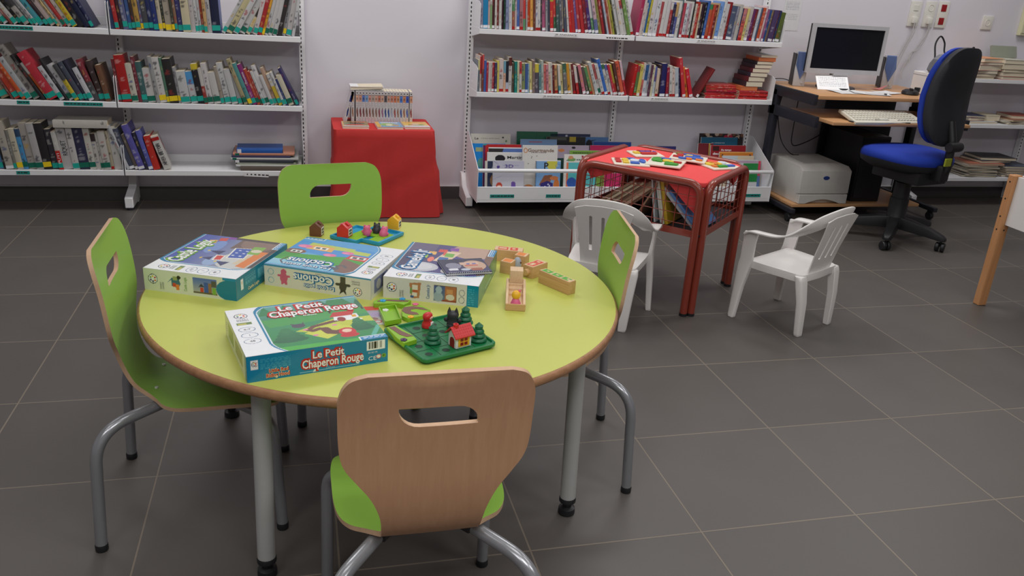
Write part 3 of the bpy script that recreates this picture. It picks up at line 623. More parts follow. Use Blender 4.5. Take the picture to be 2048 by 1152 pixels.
OUT = [(w.y, w.x) for w in W_K]; OUT = OUT+[(-u, s) for u, s in OUT[::-1]]
def hole():
    P = [(-.066, .066)]
    for k in range(7): a = PI/2*k/6; P.append((.066-.034+.034*math.sin(a), .066+.034-.034*math.cos(a)))
    P.append((.066, .104))
    for k in range(7): a = PI/2*k/6; P.append((-.066+.034-.034*math.sin(a), .104-.034+.034*math.cos(a)))
    return P
def make_chair(label, loc, rot):
    c = thing('plywood_chair', label, 'chair', loc, rot, 'plywood chairs around the round table')
    b = MB(); panel(OUT, [hole()], .016, chair_map, .0095, M_green, M_ply, M_plyedge, b); sh = b.build('shell', c, angle=55)
    b = MB()
    for x in (-.06, .06):
        P, N = chair_map(x, .395)
        b.lathe([(.0001, .0052), (.005, .0052), (.004, .0075), (.0001, .0085)], M_bolt, P, 12)
    b.build('seat_bolts', sh)
    for sx in (-1, 1):
        b = MB(); b.tube(arc_path([(sx*.193, .0, .012), (sx*.187, .015, .303), (sx*.085, .145, .314), (sx*.05, .19, .314)], .095, 10), .0132, M_chrome, 16); lg = b.build('leg', c)
        f = MB(); f.lathe([(.0132, 0), (.0142, .002), (.0142, .016), (.0132, .018)], M_black, (sx*.193, 0, 0), 14); f.build('foot_cap', lg)
        b = MB(); b.tube(arc_path([(sx*.176, .40, .012), (sx*.172, .388, .303), (sx*.10, .300, .314), (sx*.05, .25, .314)], .09, 10), .0132, M_chrome, 16); lg = b.build('leg', c)
        f = MB(); f.lathe([(.0132, 0), (.0142, .002), (.0142, .016), (.0132, .018)], M_black, (sx*.176, .40, 0), 14); f.build('foot_cap', lg)
        b = MB(); b.obox((sx*.083, .150, .318), (.03, .036, .026), -sx*.9, M_black); b.obox((sx*.10, .298, .320), (.03, .036, .024), sx*.9, M_black); b.build('seat_clamp', c, bevel=.003, bseg=1)
    return c
ch0 = make_chair('green plywood chair on the near side, its bare beech back towards us', (-.752, -.428, 0), 0)
def put_chair(label, x, y, r): return clone(ch0, (x, y, 0), r, label)
put_chair('green plywood chair left of the round table, seen from its side', -1.427, .358, -PI/2)
put_chair('green plywood chair on the right, half hidden behind the table edge', -.100, .386, PI/2-.16+.0)
put_chair('green plywood chair on the far side facing us, below the bookcase pile', -.880, 1.085, PI+.19)

# ============================================================ game boxes
M_card = print_mat('glossy_card', 0.26, coat=0.25)
M_boxw = mat('box_card_white', L(226, 226, 222), 0.35, noise=0.02)
BL_, WHT = (0, 128, 172), (240, 242, 246)
mW = mat('ink_white', L(240, 240, 242), .4); mR = mat('ink_red', L(196, 38, 40), .4); mB = mat('ink_blue', L(20, 110, 170), .4); mD = mat('ink_navy', L(34, 40, 84), .4); mG = mat('ink_grey', L(120, 124, 130), .5); mGr = mat('ink_green', L(120, 176, 60), .4); mBk = M_ink; mCr = mat('ink_cream', L(238, 226, 180), .4); mLb = mat('ink_pale_blue', L(150, 200, 230), .4)
def logo(a, cx, cy, r):
    a.ell(cx, cy, r, r, (60, 64, 80)); a.ell(cx, cy, r*.86, r*.86, (246, 246, 248))
    for k, c in enumerate(((200, 50, 45), (240, 190, 40), (110, 170, 60), (40, 60, 130), (30, 40, 90), (220, 110, 40))): a.ell(cx+r*.52*math.cos(k*PI/3+.5), cy+r*.52*math.sin(k*PI/3+.5), r*.2, r*.2, c)
def frame_top(W_, D_, bg, edge=BL_):
    """lid: picture inside a blue swoosh, white strip with icons down the left"""
    a = Art(W_, D_, 720, WHT)
    x0 = .050
    def swoosh(X, Y): return X > x0+.004+.022*np.clip(1-(Y-0)/.05, 0, 1)**2+.016*np.clip((Y-(D_-.035))/.035, 0, 1)**2
    def pic(X, Y): return (X > x0+.0105+.022*np.clip(1-Y/.05, 0, 1)**2+.03*np.clip((Y-(D_-.04))/.04, 0, 1)**2) & (Y < D_-.008)
    a.mask_out(swoosh, edge); a.mask_out(lambda X, Y: (X > x0+.0085+.022*np.clip(1-Y/.05, 0, 1)**2+.028*np.clip((Y-(D_-.04))/.04, 0, 1)**2) & (Y < D_-.0065), (230, 240, 248))
    m = pic(a.X, a.Y); keep = a.C.copy(); bg(a); a.C = np.where(m[..., None], a.C, keep)
    logo(a, .026, D_-.040, .014)
    a.rect(.010, D_-.088, .042, D_-.075, (110, 140, 80)).rect(.014, D_-.086, .03, D_-.080, (200, 190, 90)) if edge else None
    for i in range(3):
        cy = D_-.112-.030*i; a.ring(.026, cy, .0165, .0115, .05, (70, 110, 150))
    a.rect(W_-.058, 0, W_, .017, (232, 240, 246)).rect(W_-.056, 0, W_, .015, (10, 132, 186)).scrawl(W_-.05, .003, W_-.004, .013, (225, 235, 245), 2)
    return a
def icon_text(b, D_, z, col=mG):
    for i, t in enumerate(('4-7', '1', '48')): b.text(t, (.026, D_-.116-.030*i, z), (1,0,0), (0,1,0), col, size=.011, align='CENTER')
    b.text('SMART', (.026, D_-.063, z), (1,0,0), (0,1,0), col, size=.007, align='CENTER', space=1.2); b.text('GAMES', (.026, D_-.069, z), (1,0,0), (0,1,0), col, size=.007, align='CENTER', space=1.2)
def sides(box, W_, D_, H_, arts):
    for key, a in arts.items():
        e = .0004
        P0, U, V = {'b': ((-W_/2, -D_/2-e, 0), (1,0,0), (0,0,1)), 'l': ((-W_/2-e, D_/2, 0), (0,-1,0), (0,0,1)), 't': ((W_/2, D_/2+e, 0), (-1,0,0), (0,0,1)), 'r': ((W_/2+e, -D_/2, 0), (0,1,0), (0,0,1))}[key]
        a.build({'b': 'front_print', 'l': 'left_print', 't': 'back_print', 'r': 'right_print'}[key], box, P0, U, V, M_card)
class FaceText:
    """lettering kept apart by the face of the box it is printed on and by its line"""
    def __init__(s): s.M = None; s.parts = {}
    def text(s, body, P0, U, V, m, **k):
        n = Vector(U).cross(Vector(V)); face = 'lid' if n.z > .5 else 'front' if n.y < -.5 else 'back' if n.y > .5 else 'left'
        p = s.parts.setdefault((face, body), MB()); p.M = s.M; p.text(body, P0, U, V, m, **k)
    def build_all(s, parent):
        for (face, body), p in s.parts.items(): p.build(face+'_lettering', parent)
def game_box(label, x, y, rot, top, arts, letter, W_=.286, D_=.240, H_=.056):
    box = thing('game_box', label, 'board game', (x, y, TZ), rot, 'board game boxes on the round table')
    b = MB(); b.box(-W_/2, W_/2, -D_/2, D_/2, .0003, H_, M_boxw); b.box(-W_/2-.0002, W_/2+.0002, -D_/2-.0002, D_/2+.0002, H_-.0035, H_-.0028, mG); b.build('carton', box)
    top.build('lid_print', box, (-W_/2, -D_/2, H_+.0004), (1,0,0), (0,1,0), M_card); sides(box, W_, D_, H_, arts)
    b = FaceText(); b.M = Matrix.Translation((-W_/2, -D_/2, H_+.0008)); icon_text(b, D_, 0); letter(b, W_, D_, H_); b.build_all(box); return box
def side_art(W_, H_, bg): return Art(W_, H_, 720, bg)

# --- box with the forest picture
def bg_forest(a):
    a.grad(0, 0, .3, .25, (44, 140, 70), (66, 150, 120)); a.rect(0, 0, .3, .028, (70, 176, 66)); a.grad(0, .165, .3, .25, (60, 140, 110), (110, 176, 170))
    a.poly([(.07, .12), (.3, .135), (.3, .175), (.06, .16)], (70, 160, 80))
    rr = random.Random(3)
    for i in range(14):
        x = .07+rr.random()*.22; y = .165+rr.random()*.04; a.poly([(x-.018, y), (x+.018, y), (x, y+.05)], (30+rr.randint(0, 26), 104+rr.randint(0, 34), 76)); a.rect(x-.002, y-.012, x+.002, y, (60, 46, 40))
    a.poly([(.115, .085), (.205, .125), (.26, .10), (.185, .052)], (196, 206, 70)); a.poly([(.13, .07), (.2, .10), (.238, .072), (.168, .030)], (206, 214, 80))
    a.poly([(.24, .118), (.286, .118), (.286, .088), (.26, .094)], (196, 206, 70))
    a.line([(.142, .085), (.155, .098), (.19, .108), (.225, .118), (.24, .125)], .011, (110, 70, 58)); a.line([(.142, .085), (.15, .078), (.166, .084)], .012, (110, 70, 58))
    a.line([(.176, .078), (.18, .062), (.196, .055), (.21, .06)], .020, (110, 70, 58))
    for x, y in ((.137, .088), (.2, .093), (.15, .055)): a.ell(x, y, .006, .0035, (226, 130, 180))
    a.ell(.258, .108, .008, .004, (244, 244, 240)); a.poly([(.05, .03), (.3, .03), (.3, .012), (.05, .02)], (40, 140, 80))
    for cx, cy, w in ((.098, .06, .036), (.252, .072, .026)):
        for k in range(5): a.ell(cx, cy-.012+k*.012, w*(1-k*.17), .012, (24+k*6, 104+k*6, 66+k*3))
    # little house with a red roof
    a.poly([(.205, .115), (.24, .108), (.262, .12), (.262, .140), (.21, .140)], (238, 240, 244)); a.poly([(.2, .134), (.214, .158), (.262, .158), (.25, .134)], (198, 52, 50)); a.ell(.222, .118, .009, .012, (146, 40, 44)); a.rect(.248, .122, .257, .134, (226, 170, 50))
    # dark animal and a small red-hooded figure
    a.ell(.128, .112, .014, .010, (80, 74, 90)); a.poly([(.116, .115), (.114, .128), (.123, .12)], (80, 74, 90)); a.poly([(.136, .118), (.142, .13), (.14, .114)], (80, 74, 90))
    a.ell(.216, .052, .018, .020, (206, 44, 50)); a.ell(.216, .034, .020, .010, (200, 40, 46)); a.ell(.216, .057, .010, .009, (240, 206, 184))
    a.line([(.262, .02), (.285, .06)], .010, (90, 180, 160))
def let_forest(b, W_, D_, H_):
    for body, P, w, s in (('Le Petit', (.105, .2005, 0), .10, .038), ('Chaperon Rouge', (.080, .170, 0), .198, .044)):
        b.text(body, P, (1,0,0), (0,1,0), mR, size=s, width=w, bold=.10, lift=.0001); b.text(body, (P[0]+.002, P[1], 0), (1,0,0), (0,1,0), mW, size=s*.93, width=w*.975, bold=.025, lift=.0003)
    b.text('Deluxe', (.15, .158, 0), (1,0,0), (0,1,0), mW, size=.010, bold=.02, lift=.0003)
    F = (0, -.0009, -H_-.0008)   # front face, seen from below the lid edge
    def fr(body, x, z, w, s, m, bold=.0, lift=0, sh=0): b.text(body, (x, -.0009-lift, z-H_-.0008), (1,0,0), (0,0,1), m, size=s, width=w, bold=bold, shear=sh)
    for body, x, z, w, s in (('Le Petit', .126, .0325, .066, .024), ('Chaperon Rouge', .105, .0125, .130, .028)):
        fr(body, x, z, w, s, mR, .11, .0001); fr(body, x+.0015, z, w*.975, s*.92, mW, .02, .0003)
    fr('Deluxe', .155, .0050, .018, .008, mLb, 0, .0003); fr('Little Red', .042, .0165, .038, .010, mCr, .09, .0001); fr('Riding Hood', .036, .006, .046, .011, mCr, .09, .0001); fr('Little Red', .042, .0165, .038, .010, mR, .03, .0003); fr('Riding Hood', .036, .006, .046, .011, mR, .03, .0003)
    fr('SG 021 FR', .243, .024, .02, .005, mW, 0, .0002); fr('CE', .243, .008, .017, .013, mW, 0, .0002)
f_b = side_art(.286, .056, BL_)
f_b.rect(.008, .027, .022, .046, (240, 240, 244)); logo(f_b, .015, .038, .006); f_b.scrawl(.026, .025, .085, .048, (60, 160, 190), 7, random.Random(1)).line([(.08, .0035), (.235, .005)], .0012, (150, 200, 220)).poly([(.128, .002), (.138, .002), (.135, .0085), (.131, .0085)], (225, 235, 240))
f_b.rect(.241, .031, .279, .051, (244, 244, 244))
_x = .245; _r = random.Random(5)
while _x < .274: _w = _r.choice((.0008, .0014, .002)); f_b.rect(_x, .034, _x+_w, .049, (30, 30, 34)); _x += _w+_r.choice((.001, .0016))
f_b.ell(.266, .0145, .0052, .0052, (240, 236, 230)).ring(.266, .0145, .0048, .0048, .14, (200, 60, 50)).ell(.277, .0150, .005, .005, (110, 160, 50)).ell(.277, .015, .002, .002, (20, 60, 30))
f_l = side_art(.24, .056, (226, 228, 214)); f_l.rect(.04, .012, .1, .046, (120, 140, 90)).rect(.12, .014, .2, .044, (150, 150, 110)); logo(f_l, .02, .028, .01); f_l.rect(.222, 0, .24, .056, BL_)
game_box('white and blue game box with a forest and red-roofed house on its lid', -.9605, .104, math.radians(13.4), frame_top(.286, .24, bg_forest), {'b': f_b, 'l': f_l}, let_forest)

# --- box with the sky-blue castle picture
def bg_castle(a):
    a.grad(0, 0, .3, .25, (196, 196, 176), (44, 68, 170)); a.ell(.12, .06, .06, .05, (206, 208, 206)); a.ell(.1, .115, .035, .02, (150, 176, 216)); a.ell(.2, .16, .05, .02, (120, 150, 206)); a.rect(.2, 0, .3, .12, (110, 90, 80)); a.ell(.26, .06, .06, .05, (136, 112, 98)); a.rect(.27, .02, .29, .16, (70, 60, 58))
    a.poly([(.06, .0), (.3, 0), (.3, .012), (.06, .012)], (60, 56, 56))
    a.poly([(.085, .028), (.155, .022), (.165, .052), (.095, .060)], (214, 200, 170)); a.poly([(.075, .018), (.2, .012), (.2, .038), (.08, .044)], (226, 128, 48))
    a.poly([(.135, .048), (.215, .060), (.207, .108), (.127, .094)], (238, 236, 226)); a.poly([(.14, .052), (.212, .063), (.205, .103), (.132, .091)], (50, 90, 180))
    for i in range(3):
        for j in (0, 1): a.rect(.150+i*.02, .064+j*.02, .156+i*.02, .071+j*.02, (220, 226, 236))
    a.poly([(.175, .03), (.235, .034), (.232, .066), (.172, .06)], (130, 180, 70)); a.ell(.2, .046, .012, .014, (220, 214, 190))
    a.poly([(.108, .096), (.146, .102), (.143, .126), (.104, .120)], (240, 236, 226)); a.poly([(.112, .1), (.142, .105), (.139, .122), (.108, .116)], (210, 60, 48))
    a.poly([(.072, .078), (.104, .07), (.100, .104)], (44, 54, 100)); a.poly([(.102, .124), (.130, .128), (.112, .150)], (44, 54, 100)); a.poly([(.146, .122), (.178, .118), (.168, .158)], (44, 54, 100))
    for x, y in ((.098, .106), (.112, .152), (.168, .16)): a.ell(x, y, .006, .003, (226, 196, 60))
    for (x, y), c in zip(((.2, .2), (.226, .186), (.25, .168), (.268, .15)), ((150, 190, 70), (230, 180, 80), (206, 70, 60), (130, 70, 160))): a.poly([(x, y-.012), (x+.026, y-.006), (x+.020, y+.014), (x-.004, y+.008)], c)
def let_castle(b, W_, D_, H_):
    b.text('Castle Logix', (.064, .184, 0), (1,0,0), (0,1,0), mGr, size=.056, width=.180, bold=.09, lift=.0001); b.text('Castle Logix', (.066, .185, 0), (1,0,0), (0,1,0), mW, size=.053, width=.175, bold=.02, lift=.0003)
    b.text('Castle Logix', (.055, -.0011, -H_+.008), (1,0,0), (0,0,1), mCr, size=.011, width=.06, bold=.02)
    b.text('SMART', (-.0011, D_-.046, -H_+.006), (0,0,1), (0,1,0), mG, size=.006); b.text('GAMES', (-.0011, D_-.052, -H_+.006), (0,0,1), (0,1,0), mG, size=.006)
    b.text('Castle Logix', (-.0011, D_-.112, -H_+.008), (0,0,1), (0,1,0), mGr, size=.011, width=.036)
c_b = side_art(.286, .056, (0, 126, 156)); c_b.rect(.022, .020, .034, .046, (236, 238, 242)); logo(c_b, .028, .036, .004); c_b.scrawl(.045, .024, .10, .046, (90, 176, 196), 6, random.Random(2)).rect(.11, .02, .15, .045, (60, 156, 180)).scrawl(.113, .022, .147, .043, (120, 196, 214), 5, random.Random(4)).scrawl(.16, .02, .27, .046, (60, 156, 180), 5, random.Random(6))
c_l = side_art(.24, .056, (224, 226, 208)); logo(c_l, .024, .031, .0125)
c_l.poly([(.062, .026), (.072, .034), (.072, .018), (.09, .014), (.096, .026), (.092, .040), (.074, .040)], (60, 110, 130)).rect(.075, .016, .083, .026, (206, 70, 50)).rect(.083, .010, .092, .024, (226, 130, 60)).rect(.076, .034, .088, .044, (160, 170, 110)).ell(.092, .042, .005, .005, (50, 46, 44))
c_l.grad(.128, .008, .190, .048, (190, 186, 170), (80, 110, 190)).rect(.128, .008, .190, .012, (100, 90, 70)).rect(.156, .012, .168, .038, (60, 90, 170)).rect(.146, .012, .155, .024, (206, 60, 50)).rect(.168, .012, .176, .036, (150, 110, 80)).rect(.177, .010, .188, .026, (130, 180, 70)).rect(.176, .028, .189, .044, (86, 84, 80)).poly([(.142, .024), (.150, .034), (.157, .026)], (50, 54, 80))
c_l.mask_out(lambda X, Y: ((X-.222)/.034)**2+((Y-.024)/.026)**2 < 1, (0, 126, 156)).rect(.222, 0, .24, .05, (0, 126, 156)); c_l.rect(.205, .05, .24, .056, (0, 140, 186))
game_box('game box with a blue sky and castle picture, leftmost on the round table', -1.1685, .560, math.radians(66.2), frame_top(.286, .24, bg_castle), {'b': c_b, 'l': c_l}, let_castle)

# --- box with pink animals, upside down to us
def bg_pigs(a):
    a.grad(0, 0, .3, .25, (80, 160, 220), (120, 186, 220)); a.poly([(.04, .10), (.3, .15), (.3, .215), (.04, .18)], (70, 166, 60)); a.grad(.04, .19, .3, .25, (150, 206, 226), (120, 190, 220)); a.poly([(.04, .17), (.12, .13), (.10, .25), (.04, .25)], (130, 96, 84))
    a.poly([(.06, .05), (.29, .03), (.29, .11), (.17, .13), (.06, .10)], (70, 150, 220)); a.poly([(.07, .066), (.13, .06), (.13, .088), (.07, .09)], (190, 206, 96)); a.poly([(.12, .05), (.25, .04), (.25, .075), (.12, .075)], (186, 206, 100)); a.poly([(.235, .11), (.29, .12), (.29, .19), (.24, .15)], (60, 156, 60))
    a.poly([(.175, .06), (.24, .056), (.246, .092), (.17, .096)], (232, 176, 90)); a.rect(.188, .068, .228, .086, (244, 244, 240)); a.rect(.194, .072, .206, .082, (40, 40, 44)); a.rect(.211, .072, .223, .082, (40, 40, 44))
    a.poly([(.06, .1), (.115, .096), (.118, .128), (.06, .134)], (206, 66, 66)); a.rect(.066, .104, .108, .122, (244, 244, 240)); a.rect(.072, .108, .085, .118, (40, 40, 44)); a.rect(.09, .108, .103, .118, (40, 40, 44))
    a.ell(.262, .12, .03, .018, (130, 84, 72)); a.rect(.243, .112, .273, .128, (244, 244, 240)); a.rect(.248, .116, .256, .125, (40, 40, 44)); a.rect(.26, .116, .268, .125, (40, 40, 44))
    for x, y, r in ((.255, .075, .020), (.128, .086, .017), (.165, .118, .018)): a.ell(x, y, r, r*.62, (232, 120, 170)); a.ell(x+r*.3, y+r*.1, r*.5, r*.3, (240, 150, 190))
    a.line([(.088, .19), (.1, .178), (.115, .185), (.108, .2)], .007, (84, 90, 96)); a.poly([(.1, .2), (.13, .194), (.134, .216), (.118, .208), (.104, .222)], (84, 90, 100)); a.line([(.256, .17), (.262, .20), (.25, .215)], .004, (90, 60, 50))
    a.rect(.04, .228, .3, .25, (60, 160, 210))
def let_pigs(b, W_, D_, H_):
    b.text('Les trois petits', (.115, .209, 0), (1,0,0), (0,1,0), mB, size=.023, width=.135, bold=.08, lift=.0001); b.text('Les trois petits', (.117, .2095, 0), (1,0,0), (0,1,0), mW, size=.022, width=.130, bold=.015, lift=.0003)
    b.text('Cochons', (.125, .170, 0), (1,0,0), (0,1,0), mB, size=.050, width=.128, bold=.09, lift=.0001); b.text('Cochons', (.127, .171, 0), (1,0,0), (0,1,0), mW, size=.047, width=.123, bold=.02, lift=.0003); b.text('Deluxe', (.155, .165, 0), (1,0,0), (0,1,0), mW, size=.010, lift=.0003)
    def bk(body, x, z, w, s, m, bold, lift): b.text(body, (W_-x, D_+.0009+lift, z-H_), (-1,0,0), (0,0,1), m, size=s, width=w, bold=bold)
    # the back panel carries its print the other way up
    def bu(body, x, z, w, s, m, bold, lift): b.text(body, (x, D_+.0009+lift, z-H_), (1,0,0), (0,0,-1), m, size=s, width=w, bold=bold)
    bu('Les trois petits', .095, .024-.006, .085, .014, mB, .09, .0001); bu('Les trois petits', .0965, .0235-.006, .082, .013, mW, .01, .0003); bu('Cochons', .098, .048-.006, .110, .029, mB, .09, .0001); bu('Cochons', .100, .0475-.006, .106, .0275, mW, .02, .0003); bu('Deluxe', .13, .049, .016, .005, mG, 0, .0002)
    bu('SMART', .028, .030+.008, .022, .006, mG, 0, .0002); bu('GAMES', .028, .036+.008, .022, .006, mG, 0, .0002)
p_t = side_art(.286, .056, (222, 220, 210))
# art x runs from the box's right to its left here, so measure from that end
p_t.ring(.018, .038, .0075, .0075, .1, (110, 170, 190)).ring(.018, .016, .0075, .0075, .1, (110, 170, 190))
p_t.ell(.053, .026, .0105, .015, (206, 92, 130)).ell(.053, .042, .008, .007, (206, 92, 130)).ell(.041, .031, .006, .003, (206, 92, 130)).ell(.065, .031, .006, .003, (206, 92, 130)).rect(.045, .008, .051, .016, (206, 92, 130)).rect(.056, .008, .062, .016, (206, 92, 130))
p_t.ell(.212, .026, .0098, .014, (62, 62, 60)).rect(.206, .036, .219, .051, (70, 70, 66)).poly([(.206, .016), (.203, .004), (.213, .012), (.222, .004), (.219, .016)], (50, 50, 50)).ell(.199, .030, .007, .004, (62, 62, 60)).ell(.226, .030, .007, .004, (62, 62, 60)); logo(p_t, .251, .017, .0115)
p_t.rect(0, .053, .286, .056, (60, 150, 196))
p_l = side_art(.24, .056, (222, 222, 216)); logo(p_l, .200+.014, .028, .010); p_l.rect(.12, .010, .185, .046, (190, 186, 190)).rect(.15, .014, .165, .04, (60, 60, 70)).rect(.02, .010, .11, .046, (120, 130, 170)).ell(.05, .028, .015, .013, (206, 206, 200)).rect(.07, .012, .09, .044, (60, 66, 96))
p_l.C = p_l.C[:, ::1]
game_box('game box with pink animals on its lid, printed upside down to us', -.8738, .530, math.radians(153.0), frame_top(.286, .24, bg_pigs), {'t': p_t, 'l': p_l}, let_pigs)

# --- box with the night sky picture, booklet on top
def bg_night(a):
    a.grad(0, 0, .3, .25, (92, 86, 176), (60, 58, 84)); a.rect(.2, .16, .3, .25, (96, 90, 120)); a.ell(.098, .168, .034, .044, (196, 198, 206)); a.ell(.1, .17, .024, .03, (214, 214, 220)); a.ell(.25, .06, .06, .06, (190, 160, 140)); a.rect(.06, 0, .3, .02, (120, 90, 76)); a.ell(.085, .1, .02, .014, (226, 222, 220)); a.ell(.085, .1, .008, .006, (200, 130, 60))
    for (x, y), c in zip(((.18, .182), (.21, .165), (.235, .14), (.255, .112)), ((170, 206, 70), (236, 186, 100), (214, 76, 66), (140, 76, 170))): a.poly([(x-.012, y-.012), (x+.014, y-.010), (x+.012, y+.012), (x-.012, y+.012)], c)
    a.poly([(.15, .11), (.235, .09), (.235, .13), (.15, .15)], (230, 206, 176)); a.rect(.155, .115, .185, .14, (60, 110, 170)); a.rect(.19, .104, .22, .128, (120, 180, 80)); a.ell(.16, .158, .02, .008, (240, 130, 110)); a.rect(.2, .128, .24, .136, (220, 100, 80))
def let_night(b, W_, D_, H_):
    b.text('Camelot Jr', (.066, .180, 0), (1,0,0), (0,1,0), mB, size=.056, width=.165, bold=.09, lift=.0001); b.text('Camelot Jr', (.068, .181, 0), (1,0,0), (0,1,0), mW, size=.053, width=.160, bold=.02, lift=.0003)
    b.text('SMART', (-.0011, D_-.046, -H_+.006), (0,0,1), (0,1,0), mG, size=.006); b.text('GAMES', (-.0011, D_-.052, -H_+.006), (0,0,1), (0,1,0), mG, size=.006); b.text('Camelot Jr', (-.0011, D_-.118, -H_+.008), (0,0,1), (0,1,0), mB, size=.012, width=.038)
n_l = side_art(.24, .056, (222, 220, 212)); logo(n_l, .022, .030, .0125)
n_l.poly([(.066, .046), (.096, .05), (.092, .008), (.072, .006)], (190, 130, 90)).rect(.073, .012, .086, .022, (236, 230, 216)).rect(.074, .030, .088, .042, (236, 230, 216)).rect(.068, .018, .074, .034, (130, 160, 90)).rect(.07, .008, .078, .013, (60, 100, 160)).rect(.076, .022, .088, .03, (200, 96, 60))
n_l.rect(.128, .006, .186, .048, (96, 60, 44)).grad(.129, .007, .158, .047, (100, 120, 140), (70, 90, 150)).ell(.140, .018, .012, .013, (156, 176, 190)).ell(.141, .036, .008, .010, (170, 190, 204)).rect(.156, .010, .184, .046, (180, 110, 74)).rect(.160, .028, .176, .040, (210, 150, 100)).ell(.170, .019, .011, .008, (220, 214, 196)).rect(.15, .007, .185, .011, (150, 66, 44))
n_l.ring(.199, .034, .0068, .008, .1, (120, 130, 140)).ring(.199, .015, .0068, .008, .1, (120, 130, 140)).rect(.211, 0, .24, .056, (0, 136, 168)).scrawl(.214, .004, .230, .048, (60, 170, 196), 8, random.Random(9))
n_b = side_art(.286, .056, (60, 130, 110)); n_b.grad(0, 0, .286, .056, (56, 122, 104), (74, 144, 124)).rect(0, 0, .012, .056, (0, 126, 158)).scrawl(.03, .02, .26, .048, (90, 156, 136), 4, random.Random(8)).rect(.1, .01, .19, .016, (140, 186, 170))
game_box('game box with a purple night sky and castle, a spiral booklet lying on its lid', -.6045, .465, math.radians(68.2), frame_top(.286, .24, bg_night), {'b': n_b, 'l': n_l}, let_night)
bk = thing('spiral_booklet', 'small spiral-bound challenge booklet on the night sky game box', 'booklet', (-.5575, .418, TZ+.0572), math.radians(4))
a = Art(.118, .102, 800, (40, 46, 84)); a.grad(0, 0, .118, .102, (46, 50, 100), (44, 48, 70)).ell(.03, .052, .02, .022, (140, 140, 160)).ell(.085, .05, .03, .036, (200, 166, 140)).rect(.05, .055, .1, .075, (214, 180, 160)).rect(.06, .045, .095, .056, (200, 110, 90)).rect(.066, .058, .076, .066, (70, 90, 170)).rect(.082, .058, .092, .066, (70, 90, 170)).rect(.012, .018, .036, .032, (226, 228, 236)).rect(.07, .012, .1, .03, (160, 90, 66)).ell(.055, .022, .012, .008, (190, 200, 214))
b = MB(); b.box(-.059, .059, -.051, .051, 0, .006, M_paper); b.box(-.06, .06, -.052, .052, -.0002, .0010, mD); b.box(-.06, .06, -.052, .052, .0056, .0066, mD); b.build('pages', bk)
a.build('cover_print', bk, (-.059, -.051, .0070), (1,0,0), (0,1,0), M_card)
b = MB()
for k in range(22): b.tube([(-.053+k*.0049, -.050+.005*math.cos(t), .0035+.0052*math.sin(t)) for t in np.linspace(0, 2*PI, 9)], .0007, M_bolt, 5)
b.build('spiral_binding', bk)
# ============================================================ toys on the round table
Z0 = TZ+.0003
M_fgreen = mat('forest_plastic', L(22, 116, 66), 0.3, noise=0.03); M_tree = mat('tree_plastic', L(26, 104, 70), 0.38); M_hole = mat('peg_hole_shade', L(6, 46, 28), 0.6)
M_lgreen = mat('leaf_plastic', L(138, 188, 44), 0.32, noise=0.03); M_pathb = mat('path_brown', L(122, 84, 72), 0.5); M_red = mat('red_plastic', L(208, 44, 46), 0.35); M_dred = mat('door_red', L(150, 32, 34), .4)
M_wht = mat('white_plastic', L(234, 232, 228), 0.4); M_yel = mat('yellow_plastic', L(244, 184, 44), 0.38); M_char = mat('charcoal_plastic', L(52, 52, 56), 0.45); M_pink = mat('pink_plastic', L(226, 104, 146), 0.4); M_aqua = mat('aqua_plastic', L(30, 150, 196), 0.3, noise=0.03); M_brown = mat('brown_plastic', L(110, 66, 50), 0.4); M_skin = mat('toy_skin', L(236, 200, 172), .45); M_blue = mat('blue_plastic', L(50, 160, 220), .35); M_purp = mat('purple_plastic', L(70, 44, 84), .4)
def flower(parent, x, y, z, m):
    b = MB()
    for k in range(5): b.lathe([(.0001, 0), (.0036, 0), (.0034, .0022), (.0001, .0026)], m, (x+.0042*math.cos(k*1.2566), y+.0042*math.sin(k*1.2566), z), 8)
    b.sphere((x, y, z+.0022), (.0028, .0028, .002), m, 8, 5); return b.build('flower', parent)
def ctr(pts): return sum(p[0] for p in pts)/len(pts), sum(p[1] for p in pts)/len(pts)
def rel(pts, c): return [(x-c[0], y-c[1]) for x, y in pts]
# green tray with pegs
tc = (-.671, .106); ta = math.radians(22)
tr = thing('game_tray', 'dark green square game tray with round holes, red-roofed house standing on it', 'game tray', (*tc, Z0), ta)
b = MB(); s_ = .1885
b.loft([[(x, y, z) for x, y in rrect(0, 0, w, w, r, 5)] for w, r, z in ((s_-.012, .012, 0), (s_-.012, .012, .006), (s_, .016, .0065), (s_, .016, .0125), (s_-.004, .014, .0145), (s_-.012, .012, .0145), (s_-.016, .010, .0095))], M_fgreen); b.build('tray_body', tr, angle=28)
b = MB()
for i in range(1, 4):
    t = -.086+.172*i/4; b.box(t-.0006, t+.0006, -.084, .084, .0095, .0099, M_hole); b.box(-.084, .084, t-.0006, t+.0006, .0095, .0099, M_hole)
b.build('grid_grooves', tr)
for i in range(4):
    for j in range(4):
        x, y = -.0645+.043*i, -.0645+.043*j
        b = MB(); b.lathe([(.0096, 0), (.0096, .0005), (.0090, .0007), (.0086, .0003), (.0001, .0002)], M_fgreen, (x, y, .0094), 16); b.lathe([(.0001, .0), (.0085, .0), (.0085, .0003), (.0001, .0003)], M_hole, (x, y, .0096), 16); b.build('peg_hole', tr)
SZ = Z0+.0095
def fir(label, x, y, h=.044):
    t = thing('toy_tree', label, 'toy tree', (x, y, SZ+.0012), 0, 'toy fir trees on the green tray')
    b = MB(); n = 4
    prof = []
    for k in range(n):
        r0 = .0188-.0032*k; z = h*.86*k/n; prof += [(r0*.78 if k else r0*.92, z), (r0, z+.002), (r0*.96, z+.005), (r0*.66, z+h*.86/n)]
    prof += [(.0098, h*.80), (.0001, h)]
    b.lathe(prof, M_tree, (0,0,0), 22); b.build('crown', t, angle=40); return t
